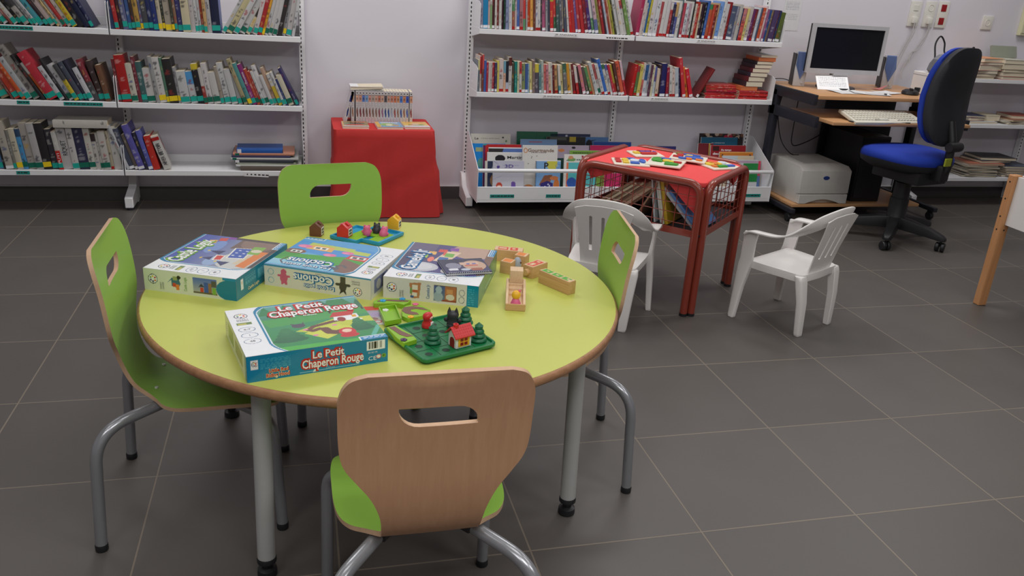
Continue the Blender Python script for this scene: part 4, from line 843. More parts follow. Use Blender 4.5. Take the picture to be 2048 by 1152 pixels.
fir('green toy fir tree at the front of the green tray, in front of the house', -.690, .078)
fir('green toy fir tree behind the house roof on the green tray', -.600, .172)
fir('green toy fir tree right of the house on the green tray', -.588, .078)
hs = thing('toy_house', 'white toy house with red roof and yellow window on the green tray', 'toy house', (-.6335, .0595, SZ+.0008), math.radians(24))
W2, D2, H2 = .040, .030, .030   # local x: window side, -x end: arched door
b = MB(); b.M = Matrix(((0,0,1,0),(1,0,0,0),(0,1,0,0),(0,0,0,1)))
b.prism([(-D2/2, 0), (D2/2, 0), (D2/2, H2), (0, H2+.014), (-D2/2, H2)], -W2/2, W2/2, M_wht); b.build('walls', hs, bevel=.0008, bseg=1)
b = MB()
for s in (-1, 1):
    o = .0028; A = [(-W2/2-.006, s*(D2/2+.006), H2-.0045), (W2/2+.006, s*(D2/2+.006), H2-.0045), (W2/2+.006, 0, H2+.0155), (-W2/2-.006, 0, H2+.0155)]
    A2 = [(x, y, z+o) for x, y, z in A]; b.add(A+A2, [(0,1,2,3),(7,6,5,4),(0,4,5,1),(1,5,6,2),(2,6,7,3),(3,7,4,0)], M_red)
    for r in range(4):
        f = (r+.6)/4.4
        for q in range(9):
            x = -W2/2-.003+q*.0058; y = s*(D2/2+.006)*(1-f); z = H2-.0045+.020*f+o; b.obox((x, y, z), (.0050, .0032, .0010), 0, M_red, Matrix.Rotation(-s*.76, 3, 'X'))
rf = b.build('roof', hs)
b = MB(); b.lathe([(.006, H2+.014), (.006, H2+.0225), (.0035, H2+.0225), (.0035, H2+.019)], M_red, (-.012, 0, 0), 12); b.build('chimney', hs)
b = MB(); b.M = Matrix(((0,0,-1,-W2/2),(-1,0,0,0),(0,1,0,0),(0,0,0,1)))
b.prism([(-.0085, 0), (.0085, 0)]+[(.0085*math.cos(a), .015+.0085*math.sin(a)) for a in np.linspace(0, PI, 9)], 0, .0006, M_dred); b.build('door', hs)
b = MB(); b.box(-.0145, .0145, -D2/2-.0012, -D2/2+.001, .004, .0262, M_yel); wd = b.build('window', hs)
b = MB()
for i in (0, 1):
    for j in (0, 1): b.box(-.0095+i*.0105, -.0015+i*.0105, -D2/2-.0015, -D2/2-.001, .0065+j*.0095, .0135+j*.0095, M_dred)
b.build('window_pane', wd)
# little hooded figure
hf = thing('toy_figure', 'small toy figure in a red hooded cape on the green tray', 'toy figure', (-.689, .164, SZ+.001), math.radians(55)); hf.scale = (1.25, 1.25, .84)
b = MB(); b.loft([[(r*math.cos(a), yo+r*.86*math.sin(a), z) for a in np.linspace(0, 2*PI, 17)[:-1]] for r, z, yo in ((.0118, 0, 0), (.0124, .003, 0), (.0108, .012, 0), (.0082, .019, 0), (.0092, .022, 0), (.0106, .028, 0), (.0098, .035, 0), (.0062, .040, -.001), (.0008, .0425, -.002))], M_red); b.build('cape', hf, angle=60)
b = MB(); b.sphere((0, -.0046, .0282), (.0068, .0056, .0066), M_skin, 12, 8); fc = b.build('face', hf)
b = MB(); b.sphere((-.0025, -.0100, .0292), .0009, M_char, 6, 4); b.sphere((.0025, -.0100, .0292), .0009, M_char, 6, 4); b.build('eyes', fc)
b = MB(); b.loft([[(w*x, -.0088-.0012*k, z) for x in (-1, -.5, .5, 1)]+[(w*x, -.004, z) for x in (1, .5, -.5, -1)] for k, (w, z) in enumerate(((.0052, .0005), (.0050, .009), (.0030, .016)))], M_wht); b.build('apron', hf)
# dark wolf
wf = thing('toy_wolf', 'charcoal toy wolf with pointed ears at the back of the green tray', 'toy animal', (-.632, .160, SZ+.001), math.radians(160)); wf.scale = (1.12, 1.12, .88)
b = MB(); b.loft([[(r*math.cos(a), yo+r*.9*math.sin(a), z) for a in np.linspace(0, 2*PI, 17)[:-1]] for r, z, yo in ((.0105, 0, 0), (.0125, .004, 0), (.0112, .014, 0), (.0088, .020, 0), (.0115, .026, -.001), (.0125, .033, -.0015), (.0095, .040, -.001), (.003, .0435, 0))], M_char)
for s in (-1, 1): b.loft([[(s*.0072+r*math.cos(a), r*.6*math.sin(a), z) for a in np.linspace(0, 2*PI, 9)[:-1]] for r, z in ((.0048, .037), (.0034, .044), (.0004, .0535))], M_char); b.sphere((s*.0135, -.002, .0165), (.0055, .004, .0065), M_char, 10, 6)
b.build('body', wf, angle=60)
b = MB(); b.sphere((0, -.0125, .0285), (.005, .0075, .0038), M_char, 10, 7); b.build('muzzle', wf)
b = MB(); b.tube([(0, .009, .006), (.004, .016, .008), (.007, .020, .014)], [.0035, .004, .001], M_char, 8); b.build('tail', wf)
# path pieces
def piece(label, top, h, path=None, flowers=(), z=0, inverted=False):
    c = ctr(top); o = thing('path_piece', label, 'puzzle piece', (*c, Z0+z), 0, 'light green path pieces beside the green tray'); T_ = rel(top, c)
    b = MB()
    if inverted:
        b.prism(T_, 0, .003, M_lgreen)
        for i in range(len(T_)):
            p, q = Vector(T_[i]), Vector(T_[(i+1) % len(T_)]); n = len(T_); dv = (q-p).normalized(); nv = Vector((-dv.y, dv.x))
            if nv.dot(-p) < 0: nv = -nv
            b.prism([tuple(p), tuple(q), tuple(q+nv*.0022), tuple(p+nv*.0022)], .0022, h, M_lgreen)
    else: b.prism(T_, 0, h, M_lgreen)
    b.build('base', o, bevel=0 if inverted else .0008, bseg=1)
    if path: b = MB(); b.prism(rel(path, c), h-.0005, h+.0006, M_pathb); b.build('path_inlay', o)
    for x, y, m in flowers: flower(o, x-c[0], y-c[1], h, m)
    return o
piece('light green path piece with two blue flowers, behind the others', [(-.798,.322),(-.782,.339),(-.733,.336),(-.706,.322),(-.716,.305),(-.727,.296),(-.742,.306),(-.798,.308)], .012, [(-.788,.324),(-.762,.330),(-.732,.324),(-.712,.318),(-.716,.312),(-.738,.314),(-.764,.322),(-.788,.317)], ((-.775,.322,M_blue),(-.727,.329,M_blue)))
o = piece('upturned light green piece with raised rim and one white flower', [(-.790,.277),(-.748,.287),(-.744,.200),(-.783,.186)], .011, None, (), .006, True)
flower(o, .774*-1-ctr([(-.790,.277),(-.748,.287),(-.744,.200),(-.783,.186)])[0], .270-ctr([(-.790,.277),(-.748,.287),(-.744,.200),(-.783,.186)])[1], .003, M_wht)
b = MB(); b.box(-.016, -.008, -.03, .03, -.006, 0, M_lgreen); b.box(.008, .016, -.03, .03, -.006, 0, M_lgreen); b.build('underside_ribs', o)
piece('light green path piece with curling brown path, pink and yellow flowers', [(-.735,.274),(-.724,.292),(-.694,.304),(-.667,.262),(-.690,.230),(-.727,.214),(-.739,.232)], .010, [(-.736,.262),(-.729,.282),(-.706,.287),(-.684,.276),(-.672,.258),(-.684,.262),(-.700,.270),(-.713,.267),(-.716,.256),(-.702,.247),(-.699,.235),(-.716,.235),(-.730,.246)], ((-.699,.297,M_pink),(-.720,.222,M_yel)))
piece('light green path piece with purple flower lying on the green tray corner', [(-.784,.146),(-.762,.157),(-.748,.130),(-.733,.104),(-.725,.076),(-.756,.060),(-.768,.090)], .011, [(-.779,.144),(-.766,.149),(-.752,.120),(-.731,.093),(-.746,.090),(-.760,.104),(-.769,.124)], ((-.754,.074,M_purp),), .0098)
o = thing('rule_card', 'colourful printed card lying under the upturned green piece', 'card', (-.800, .262, Z0), 0)
a = Art(.05, .11, 600, (200, 196, 200)); a.grad(0, 0, .05, .11, (216, 214, 206), (150, 140, 170)).rect(0, .085, .05, .11, (206, 70, 64)).ell(.03, .06, .016, .016, (180, 160, 200)).ell(.02, .035, .012, .008, (150, 110, 100)).ring(.03, .018, .008, .008, .2, (200, 60, 50)); b = MB(); b.box(-.025, .025, -.055, .055, 0, .0006, M_paper); b.build('card', o); a.build('print', o, (-.025, -.055, .0009), (1,0,0), (0,1,0), M_card)
# aqua tray with houses, pigs and wolf
aq = thing('game_tray', 'aqua blue stepped game tray with light green insets at the far table edge', 'game tray', (-.770, .862, Z0), math.radians(-40))
b = MB(); s_ = .158
OUTL = [(-.079,-.079),(.015,-.079),(.015,-.052),(.079,-.052),(.079,.079),(-.028,.079),(-.028,.052),(-.079,.052)]
def off(P, d): return [(x*(1-d/.07), y*(1-d/.07)) for x, y in P]
b.loft([[(x, y, z) for x, y in off(OUTL, d)] for d, z in ((.003, 0), (0, .002), (0, .011), (.001, .0125), (.006, .0125), (.0075, .006))], M_aqua, smooth=False); b.build('tray_body', aq, bevel=.001, bseg=2)
for x0, x1, y0, y1 in ((-.035, .010, -.070, .045), (.012, .070, -.005, .040), (.035, .070, -.045, -.007)):
    b = MB(); b.box(x0, x1, y0, y1, .006, .0115, M_lgreen); b.build('green_inset', aq, bevel=.001, bseg=1)
def hut(label, x, y, z, m, r, roof_dot):
    h = thing('toy_house', label, 'toy house', (x, y, z), r, 'small one-colour toy houses')
    b = MB(); b.M = Matrix(((1,0,0,0),(0,0,1,0),(0,1,0,0),(0,0,0,1)))
    b.prism([(-.0175, 0), (.0175, 0), (.0175, .028), (0, .042), (-.0175, .028)], -.0175, .0175, m); b.build('body', h, bevel=.0012, bseg=2)
    b = MB(); b.obox((.0085, .002, .0375), (.012, .012, .006), 0, m, Matrix.Rotation(math.radians(39), 3, 'Y')); b.build('chimney', h, bevel=.0008, bseg=1)
    b = MB(); b.box(.0172, .0182, -.012, .012, .004, .026, M_wht); w = b.build('window_panel', h, bevel=.0004, bseg=1)
    b = MB()
    for i in (0, 1):
        for j in (0, 1): b.box(.0181, .0186, -.008+i*.009, -.001+i*.009, .007+j*.009, .0135+j*.009, M_char)
    b.build('window_pane', w)
hut('brown toy house at the left, standing on the lime table top', -.918, .893, Z0, M_brown, math.radians(-18), 0)
hut('red toy house on the aqua tray behind the pink animal box', -.838, .842, Z0+.012, M_red, math.radians(-28), 0)
hut('yellow toy house on the right corner of the aqua tray', -.683, .915, Z0+.012, M_yel, math.radians(-24), 0)
def pig(label, x, y, z, r, m, name='toy_pig', wolf=False):
    p = thing(name, label, 'toy animal', (x, y, z), r, None if wolf else 'pink toy pigs on the aqua tray')
    b = MB(); b.loft([[(rr*math.cos(a), yo+rr*math.sin(a), zz) for a in np.linspace(0, 2*PI, 15)[:-1]] for rr, zz, yo in ((.007, 0, 0), (.0105, .003, 0), (.0125, .010, 0), (.0115, .018, 0), (.0105, .021, -.001), (.0110, .026, -.0015), (.0085, .031, -.001), (.003, .0335, 0))], m)
    for s in (-1, 1): b.sphere((s*.0065, -.001, .0325), (.0034, .002, .0050 if wolf else .0036), m, 8, 5); b.sphere((s*.0115, -.004, .014), (.0045, .0038, .0052), m, 8, 5); b.sphere((s*.005, -.006, .0035), (.0048, .0062, .0035), m, 8, 5)
    b.build('body', p, angle=70)
    b = MB(); b.lathe([(.0001, 0), (.0038, 0), (.0036, .004 if not wolf else .007), (.0001, .0045 if not wolf else .008)], m, (0, -.0105, .0255), 10, Matrix.Rotation(PI/2, 3, 'X')); sn = b.build('snout', p)
    b = MB(); b.sphere((-.0035, -.0108, .0295), .001, M_char if not wolf else M_wht, 6, 4); b.sphere((.0035, -.0108, .0295), .001, M_char if not wolf else M_wht, 6, 4); b.build('eyes', p); return p
ZI = Z0+.0062
pig('pink toy pig half hidden behind the red toy house', -.842, .880, ZI, .9, M_pink)
pig('pink toy pig in the middle of the aqua tray', -.772, .853, ZI, PI, M_pink)
pig('pink toy pig bending over at the front right of the aqua tray', -.727, .838, ZI, (.42, 0, 2.5), M_pink)
pig('black toy wolf between the two pink pigs on the aqua tray', -.742, .868, ZI, (.2, 0, 2.9), M_char, 'toy_wolf', True)

# wooden castle blocks
M_bw = wood('light_toy_wood', L(218, 178, 128), L(196, 150, 100), 2.0, 'X', .5); M_bwl = wood('pale_toy_wood', L(230, 200, 164), L(216, 182, 140), 2.0, 'Y', .5)
M_pr = mat('red_stencil', L(214, 70, 50), .5); M_po = mat('orange_stencil', L(226, 134, 60), .5); M_pg = mat('green_stencil', L(88, 172, 54), .5)
def block(label, x, y, r, l, w, h, decor, name='wooden_block'):
    o = thing(name, label, 'wooden block', (x, y, Z0), r, 'wooden castle blocks')
    b = MB(); b.box(-l/2, l/2, -w/2, w/2, 0, h-.0008, M_bw); b.box(-l/2+.001, l/2-.001, -w/2+.001, w/2-.001, h-.0008, h, M_bwl); b.build('body', o, bevel=.0012, bseg=2)
    b = MB()
    for (x0, x1, y0, y1, m) in decor: b.box(x0, x1, y0, y1, h+.0001 if m is M_bwl else h-.0003, h+.0006 if m is M_bwl else h+.0003, m)
    b.build('printed_pattern', o); return o
block('long wooden block with red printed openings, furthest back by the night sky box', -.386, .632, math.radians(-19), .082, .036, .034, [(-.03, -.002, -.012, .012, M_pr), (-.028, -.006, -.006, .006, M_bwl), (.004, .026, -.012, .012, M_pr), (.010, .019, -.005, .005, M_bwl)])
block('wooden cube with a plain orange top on the left, beside the small grey figure', -.412, .533, math.radians(-38), .033, .033, .034, [(-.012, .012, -.012, .012, M_po)], 'wooden_cube')
block('wooden cube with a plain orange top behind the red pattern block', -.360, .582, math.radians(-35), .034, .033, .034, [(-.013, .010, -.012, .012, M_po)], 'wooden_cube')
o = block('wooden block with red printed openings and a round peg at its end', -.341, .505, math.radians(36), .066, .034, .034, [(-.026, .002, -.012, .012, M_pr), (-.022, -.004, -.006, .006, M_bwl), (.004, .022, -.012, .012, M_pr), (.009, .017, -.005, .005, M_bwl)])
b = MB(); b.lathe([(.0001, 0), (.009, 0), (.009, .009), (.0075, .0105), (.0001, .0105)], M_bw, (-.033, 0, .017), 16, Matrix.Rotation(-PI/2, 3, 'Y')); b.build('round_peg', o)
block('long wooden block with three green printed squares, furthest right', -.309, .404, math.radians(-61), .112, .026, .036, [(-.050, -.020, -.009, .009, M_pg), (-.038, -.030, -.003, .003, M_bwl), (-.014, .016, -.009, .009, M_pg), (-.004, .005, -.003, .003, M_bwl), (.021, .034, -.009, .009, M_pg), (.034, .044, -.009, -.002, M_pg), (.038, .048, .003, .008, M_pg)])
# staircase block, a loose cube on it, and the two figures
st = thing('wooden_staircase', 'wooden staircase block with a yellow-haired toy figure sitting at its foot', 'wooden block', (-.4415, .325, Z0), math.radians(-14))
b = MB(); b.M = Matrix(((0,0,1,0),(1,0,0,0),(0,1,0,0),(0,0,0,1)))
L_, n = .128, 5
P = [(-L_/2, 0), (L_/2, 0), (L_/2, .034)]; y = L_/2-.034; P.append((y, .034))
for k in range(3): P += [(y, .034-.0075*(k+1)), (y-.015, .034-.0075*(k+1))]; y -= .015
P += [(-L_/2, .0115)]
b.prism(P, -.018, .018, M_bwl); b.build('steps', st, bevel=.0006, bseg=1)
for s in (-1, 1):
    b = MB(); b.M = Matrix(((0,0,1,s*.0215-.0035),(1,0,0,0),(0,1,0,0),(0,0,0,1))); b.prism([(-L_/2, 0), (L_/2, 0), (L_/2, .036), (L_/2-.036, .036), (-L_/2, .017)], 0, .007, M_bwl); b.build('side_rail', st, bevel=.001, bseg=1)
b = MB(); b.box(-.0245, .0245, -L_/2-.0045, -L_/2-.0003, 0, .0175, M_bw); b.build('front_board', st, bevel=.0008, bseg=1)
o = thing('wooden_cube', 'plain pale wooden cube standing on top of the wooden staircase', 'wooden block', (-.4292, .3745, Z0+.0345), math.radians(-14)); b = MB(); b.box(-.0168, .0168, -.0168, .0168, 0, .033, M_bwl); b.build('body', o, bevel=.0012, bseg=2)
pf = thing('toy_figure', 'toy figure with yellow hair and pink dress on the wooden staircase', 'toy figure', (-.4545, .2725, Z0+.0117), math.radians(-14))
b = MB(); b.lathe([(.0001, 0), (.0128, 0), (.0125, .004), (.0085, .014), (.005, .018), (.0001, .018)], M_pink, (0,0,0), 20); b.build('dress', pf)
b = MB(); b.sphere((0, .001, .0245), (.0112, .0112, .0118), M_yel, 18, 11); b.build('hair', pf)
b = MB(); b.sphere((.008, .004, .034), (.0035, .003, .004), M_pink, 8, 6); b.build('bow', pf)
eg = thing('toy_figure', 'small egg-shaped grey toy figure standing among the wooden blocks', 'toy figure', (-.383, .541, Z0), math.radians(20))
b = MB(); b.lathe([(.0001, 0), (.0085, 0), (.0105, .004), (.0112, .012), (.0115, .022), (.0095, .032), (.0055, .038), (.0001, .0402)], mat('pale_grey_plastic', L(166, 176, 190), .45), (0,0,0), 18); b.build('body', eg, angle=60)
b = MB(); b.sphere((.004, -.0098, .026), (.0035, .002, .003), M_brown, 8, 5); b.build('visor', eg)
# ============================================================ red tube table with wire basket sides
M_rtube = mat('rust_red_enamel', L(142, 58, 42, .95), 0.3, noise=0.04, coat=.3)
M_cloth = mat('red_felt', L(240, 80, 80, .97), 0.85, noise=0.05, scale=120, bump=.15, bscale=600)
ca = math.radians(43.2); e1 = Vector((math.cos(ca), math.sin(ca), 0)); e2 = Vector((-math.sin(ca), math.cos(ca), 0))
RT0 = Vector((.582, 1.325, 0)); RC = RT0+e1*.253+e2*.2875; HX, HY, RH = .253, .2875, .574
RT = thing('basket_table', 'low red tube table with wire mesh sides and red cloth top holding big books', 'table', tuple(RC), ca)
r_ = .0158
for s in (-1, 1):
    for ax in (0, 1):
        a, h2 = (HX-.0, HY-.0235) if ax == 0 else (HY-.0, HX-.0235)
        K = [(-h2, 0), (-h2, RH-r_), (h2, RH-r_), (h2, 0)]
        P = arc_path([((s*a, u, z) if ax == 0 else (u, s*a, z)) for u, z in K], .062, 9)
        b = MB(); b.tube(P, r_, M_rtube, 14); fr = b.build('tube_frame', RT)
        b = MB()
        for u in (-h2, h2): c = (s*a, u, 0) if ax == 0 else (u, s*a, 0); b.lathe([(.0167, -.0005), (.0167, .012), (.0158, .0125)], M_black, c, 14)
        b.build('foot_cap', fr)
        b = MB(); n = int(2*h2/.047)
        for k in range(1, n):
            u = -h2+2*h2*k/n; q = [((s*a, u, z) if ax == 0 else (u, s*a, z)) for z in (.352, RH-r_)]; b.tube(q, .0017, M_rtube, 6)
        for z in (.385, .425, .465, .505, .540):
            d_ = .0 if z < .51 else .022; q = [((s*(a-.003), u, z) if ax == 0 else (u, s*(a-.003), z)) for u in (-h2, h2)]; b.tube(q, .0017, M_rtube, 6)
        b.build('wire_mesh', RT)
        b = MB()
        if ax == 0: b.box(min(s*a-.002, s*a+.002), max(s*a-.002, s*a+.002), -h2, h2, .338, .366, M_rtube)
        else: b.box(-h2, h2, min(s*a-.002, s*a+.002), max(s*a-.002, s*a+.002), .338, .366, M_rtube)
        b.build('bottom_bar', RT)
b = MB(); b.box(-HX+.003, HX-.003, -HY+.003, HY-.003, .346, .352, M_dark); b.build('basket_floor', RT)
b = MB(); b.loft([[(x, y, z) for x, y in rrect(0, 0, 2*(HX-w), 2*(HY-w), .03, 5)] for w, z in ((.022, .537), (.018, .541), (.0165, .551), (.018, .559), (.024, .5625))], M_cloth); b.build('cloth_top', RT, angle=50)
# loose cloth corners hanging inside the basket
for cx, cy, w1, w2, dp in ((-HX, -HY, .13, .15, .115), (-HX, HY, .10, .14, .05), (HX, -HY, .1, .1, .06)):
    sx, sy = (1 if cx < 0 else -1), (1 if cy < 0 else -1); V = []; F = []; N = 8
    for i in range(N+1):
        for j in range(N+1):
            t = i/N; q = j/N-.5; X = cx+sx*.022; Y = cy+sy*.022
            ed = Vector((X+sx*w1*max(0, q*2), Y+sy*w2*max(0, -q*2), .538)); dz = dp*(1-abs(q*2))*t
            V.append((ed.x+sx*.02*t*(1-abs(q*2))+.004*math.sin(9*q), ed.y+sy*.02*t*(1-abs(q*2))+.003*math.sin(7*t), ed.z-dz-.004*t))
    for i in range(N):
        for j in range(N): a_ = i*(N+1)+j; F.append((a_, a_+1, a_+N+2, a_+N+1))
    b = MB(); b.add(V, F, M_cloth, True); b.add([(x+sx*.0012, y+sy*.0012, z) for x, y, z in V], [f[::-1] for f in F], M_cloth, True); b.build('cloth_corner', RT)
# big thin books leaning in the basket: x runs along the front side from the left corner
ez = math.atan2(-e2.y, -e2.x); LC = RT0+e2*.575
def inb(s, d): v = LC-e2*s+e1*d; return v
bx = .045
for i, (t, h, lean, c, c2) in enumerate(((.012, .235, 52, (150, 120, 96), None), (.010, .235, 52, (206, 190, 160), None), (.010, .235, 51, (120, 92, 74), None), (.009, .235, 50, (190, 170, 140), None), (.010, .235, 50, (110, 80, 64), None), (.016, .235, 49, (160, 124, 100), None), (.013, .235, 48, (196, 166, 140), None), (.012, .235, 47, (120, 86, 66), None))):
    th = math.radians(lean); p = inb(bx, .04+.004*i); make_book('picture_book', f'large picture book leaning right in the red basket table, {ordinal(i+1)} from the left', 'book', 'picture books in the red basket table', t, h, .22, c, c2, .5, None, 500+i, (p.x, p.y, .3525+t*math.sin(th)), (0, th, ez), plain=True); bx += t/math.cos(th)+.0012
for i, (s0, t, h, lean, c, c2, lb) in enumerate(((.262, .007, .19, 27, (150, 116, 92), None, 'thin brown picture book standing loosely leaning right in the red basket table'), (.350, .007, .178, -11, (196, 200, 202), None, 'thin white picture book leaning left in the middle of the red basket table'), (.376, .012, .180, -14, (214, 214, 212), None, 'white picture book beside the yellow one in the red basket table'), (.3895, .009, .180, -14, (206, 204, 186), None, 'cream picture book touching the yellow one in the red basket table'), (.400, .014, .180, -14, (196, 160, 40), None, 'yellow picture book in the middle of the red basket table'),
    (.520, .016, .22, -47, (190, 196, 206), None, 'pale blue picture book leaning far left at the right end of the basket'), (.5435, .012, .20, -46, (84, 130, 190), None, 'blue picture book lying behind the pale one at the right end of the basket'))):
    th = -math.radians(lean) if lean < 0 else -math.radians(lean); a = math.radians(-lean) if lean < 0 else 0
    p = inb(s0, .045+.006*(i % 3))
    if lean > 0: rot = (0, math.radians(lean), ez); z = .3525+t*math.sin(math.radians(lean))
    else: rot = (0, math.radians(lean), ez); z = .3525
    make_book('picture_book', lb, 'book', 'picture books in the red basket table', t, h, .21, c, c2, .5, None, 540+i, (p.x, p.y, z), rot, plain=True)
# wooden shape puzzles on the red top
M_board = wood('pale_puzzle_board', L(236, 230, 216), L(224, 214, 196), 1.0, 'X', .5)
PZ = {'r': mat('puzzle_red', L(196, 44, 44), .35), 'b': mat('puzzle_blue', L(62, 104, 200), .35), 'p': mat('puzzle_violet', L(90, 82, 180), .35), 'y': mat('puzzle_yellow', L(240, 206, 70), .35), 'g': mat('puzzle_green', L(60, 160, 50), .35), 'o': mat('puzzle_orange', L(238, 130, 50), .35), 'w': mat('puzzle_white', L(220, 228, 240), .4), 'd': mat('puzzle_olive', L(130, 120, 50), .4)}
RTOP = .5627
def puzzle(label, quad, pieces, z=0, tilt=(0, 0)):
    c = ctr(quad); q = rel(quad, c); u = Vector((q[1][0]-q[0][0], q[1][1]-q[0][1])); w = u.length; r = math.atan2(u.y, u.x); h = Vector((q[3][0]-q[0][0], q[3][1]-q[0][1])).length
    o = thing('shape_puzzle', label, 'puzzle', (*c, RTOP+z), (tilt[0], tilt[1], r), 'wooden shape puzzles on the red table')
    b = MB(); b.box(-w/2, w/2, -h/2, h/2, 0, .007, M_board); b.build('board', o, bevel=.0015, bseg=1)
    for m, P in pieces: b = MB(); b.prism([(x*w/2, y*h/2) for x, y in P], .0062, .0135, PZ[m]); b.build('puzzle_piece', o, bevel=.0012, bseg=2)
    return o
def disc(cx, cy, rx, ry, n=14, a0=0, a1=2*PI): return [(cx+rx*math.cos(a0+(a1-a0)*k/n), cy+ry*math.sin(a0+(a1-a0)*k/n)) for k in range(n if abs(a1-a0-2*PI) < 1e-6 else n+1)]
def sq(cx, cy, w, h): return [(cx-w/2, cy-h/2), (cx+w/2, cy-h/2), (cx+w/2, cy+h/2), (cx-w/2, cy+h/2)]
puzzle('white puzzle board with yellow and dark red bus pieces, furthest back', [(.470,1.800),(.608,1.800),(.608,1.920),(.470,1.920)], [('y', sq(-.62,.05,.4,.5)), ('r', [(-.4,-.5),(.55,-.5),(.75,-.2),(.75,.1),(-.4,.1)]), ('p', sq(-.1,.3,.35,.34)), ('p', sq(.27,.3,.32,.34)), ('r', sq(.1,.6,1.0,.2)), ('p', disc(.68,.25,.12,.2))], 0)
bq = lambda cx, cy, w, h, a: [(cx+x*math.cos(a)-y*math.sin(a), cy+x*math.sin(a)+y*math.cos(a)) for x, y in ((-w/2,-h/2),(w/2,-h/2),(w/2,h/2),(-w/2,h/2))]
puzzle('white puzzle board with red, yellow and blue clown pieces at the left edge', bq(.400, 1.690, .15, .13, math.radians(-14)), [('r', sq(-.7,.1,.3,1.1)), ('y', disc(-.28,.35,.2,.3)), ('y', sq(-.3,-.35,.34,.5)), ('w', disc(.25,.25,.25,.35)), ('b', sq(.2,-.45,.5,.4)), ('b', disc(.1,.78,.25,.14)), ('b', disc(.7,.2,.18,.5))])
puzzle('white puzzle board with green, blue and yellow crocodile pieces, overlapping its neighbours in front', bq(.545, 1.652, .150, .135, math.radians(-36)), [('g', disc(-.6,.35,.28,.5)), ('g', sq(-.35,.0,.3,.35)), ('b', sq(-.15,.72,.6,.25)), ('y', disc(.0,.25,.25,.28)), ('y', disc(.3,.1,.16,.2)), ('g', [(.05,-.75),(.75,-.65),(.8,-.35),(.3,-.15),(.0,-.35)]), ('g', disc(.1,-.25,.13,.14)), ('r', sq(.62,.15,.5,.25))], .0075, (.03, -.02))
puzzle('white puzzle board with blue car on orange wheels pieces, back right', bq(.693, 1.742, .155, .14, math.radians(-32)), [('b', [(-.2,-.45),(.8,-.45),(.8,.2),(.35,.35),(-.2,.1)]), ('o', disc(.05,-.62,.2,.22)), ('o', disc(.62,-.5,.2,.22)), ('r', sq(-.6,-.35,.5,.3)), ('y', [(-.25,.2),(.2,.2),(.15,.55),(-.15,.55)]), ('r', sq(-.5,.25,.35,.55)), ('b', disc(.1,.72,.5,.14)), ('d', disc(-.62,.72,.2,.2)), ('b', disc(-.28,-.7,.24,.2))], .0085, (-.02, .03))
puzzle('white puzzle board with orange, green and blue pieces at the right edge', bq(.790, 1.634, .150, .125, math.radians(10)), [('y', disc(-.55,.3,.22,.4)), ('o', disc(-.2,.45,.25,.4)), ('y', disc(.1,.3,.14,.3)), ('w', disc(.45,.5,.25,.3)), ('o', sq(-.6,-.35,.26,.4)), ('g', sq(-.15,-.45,.6,.42)), ('b', sq(.45,-.4,.55,.34))])

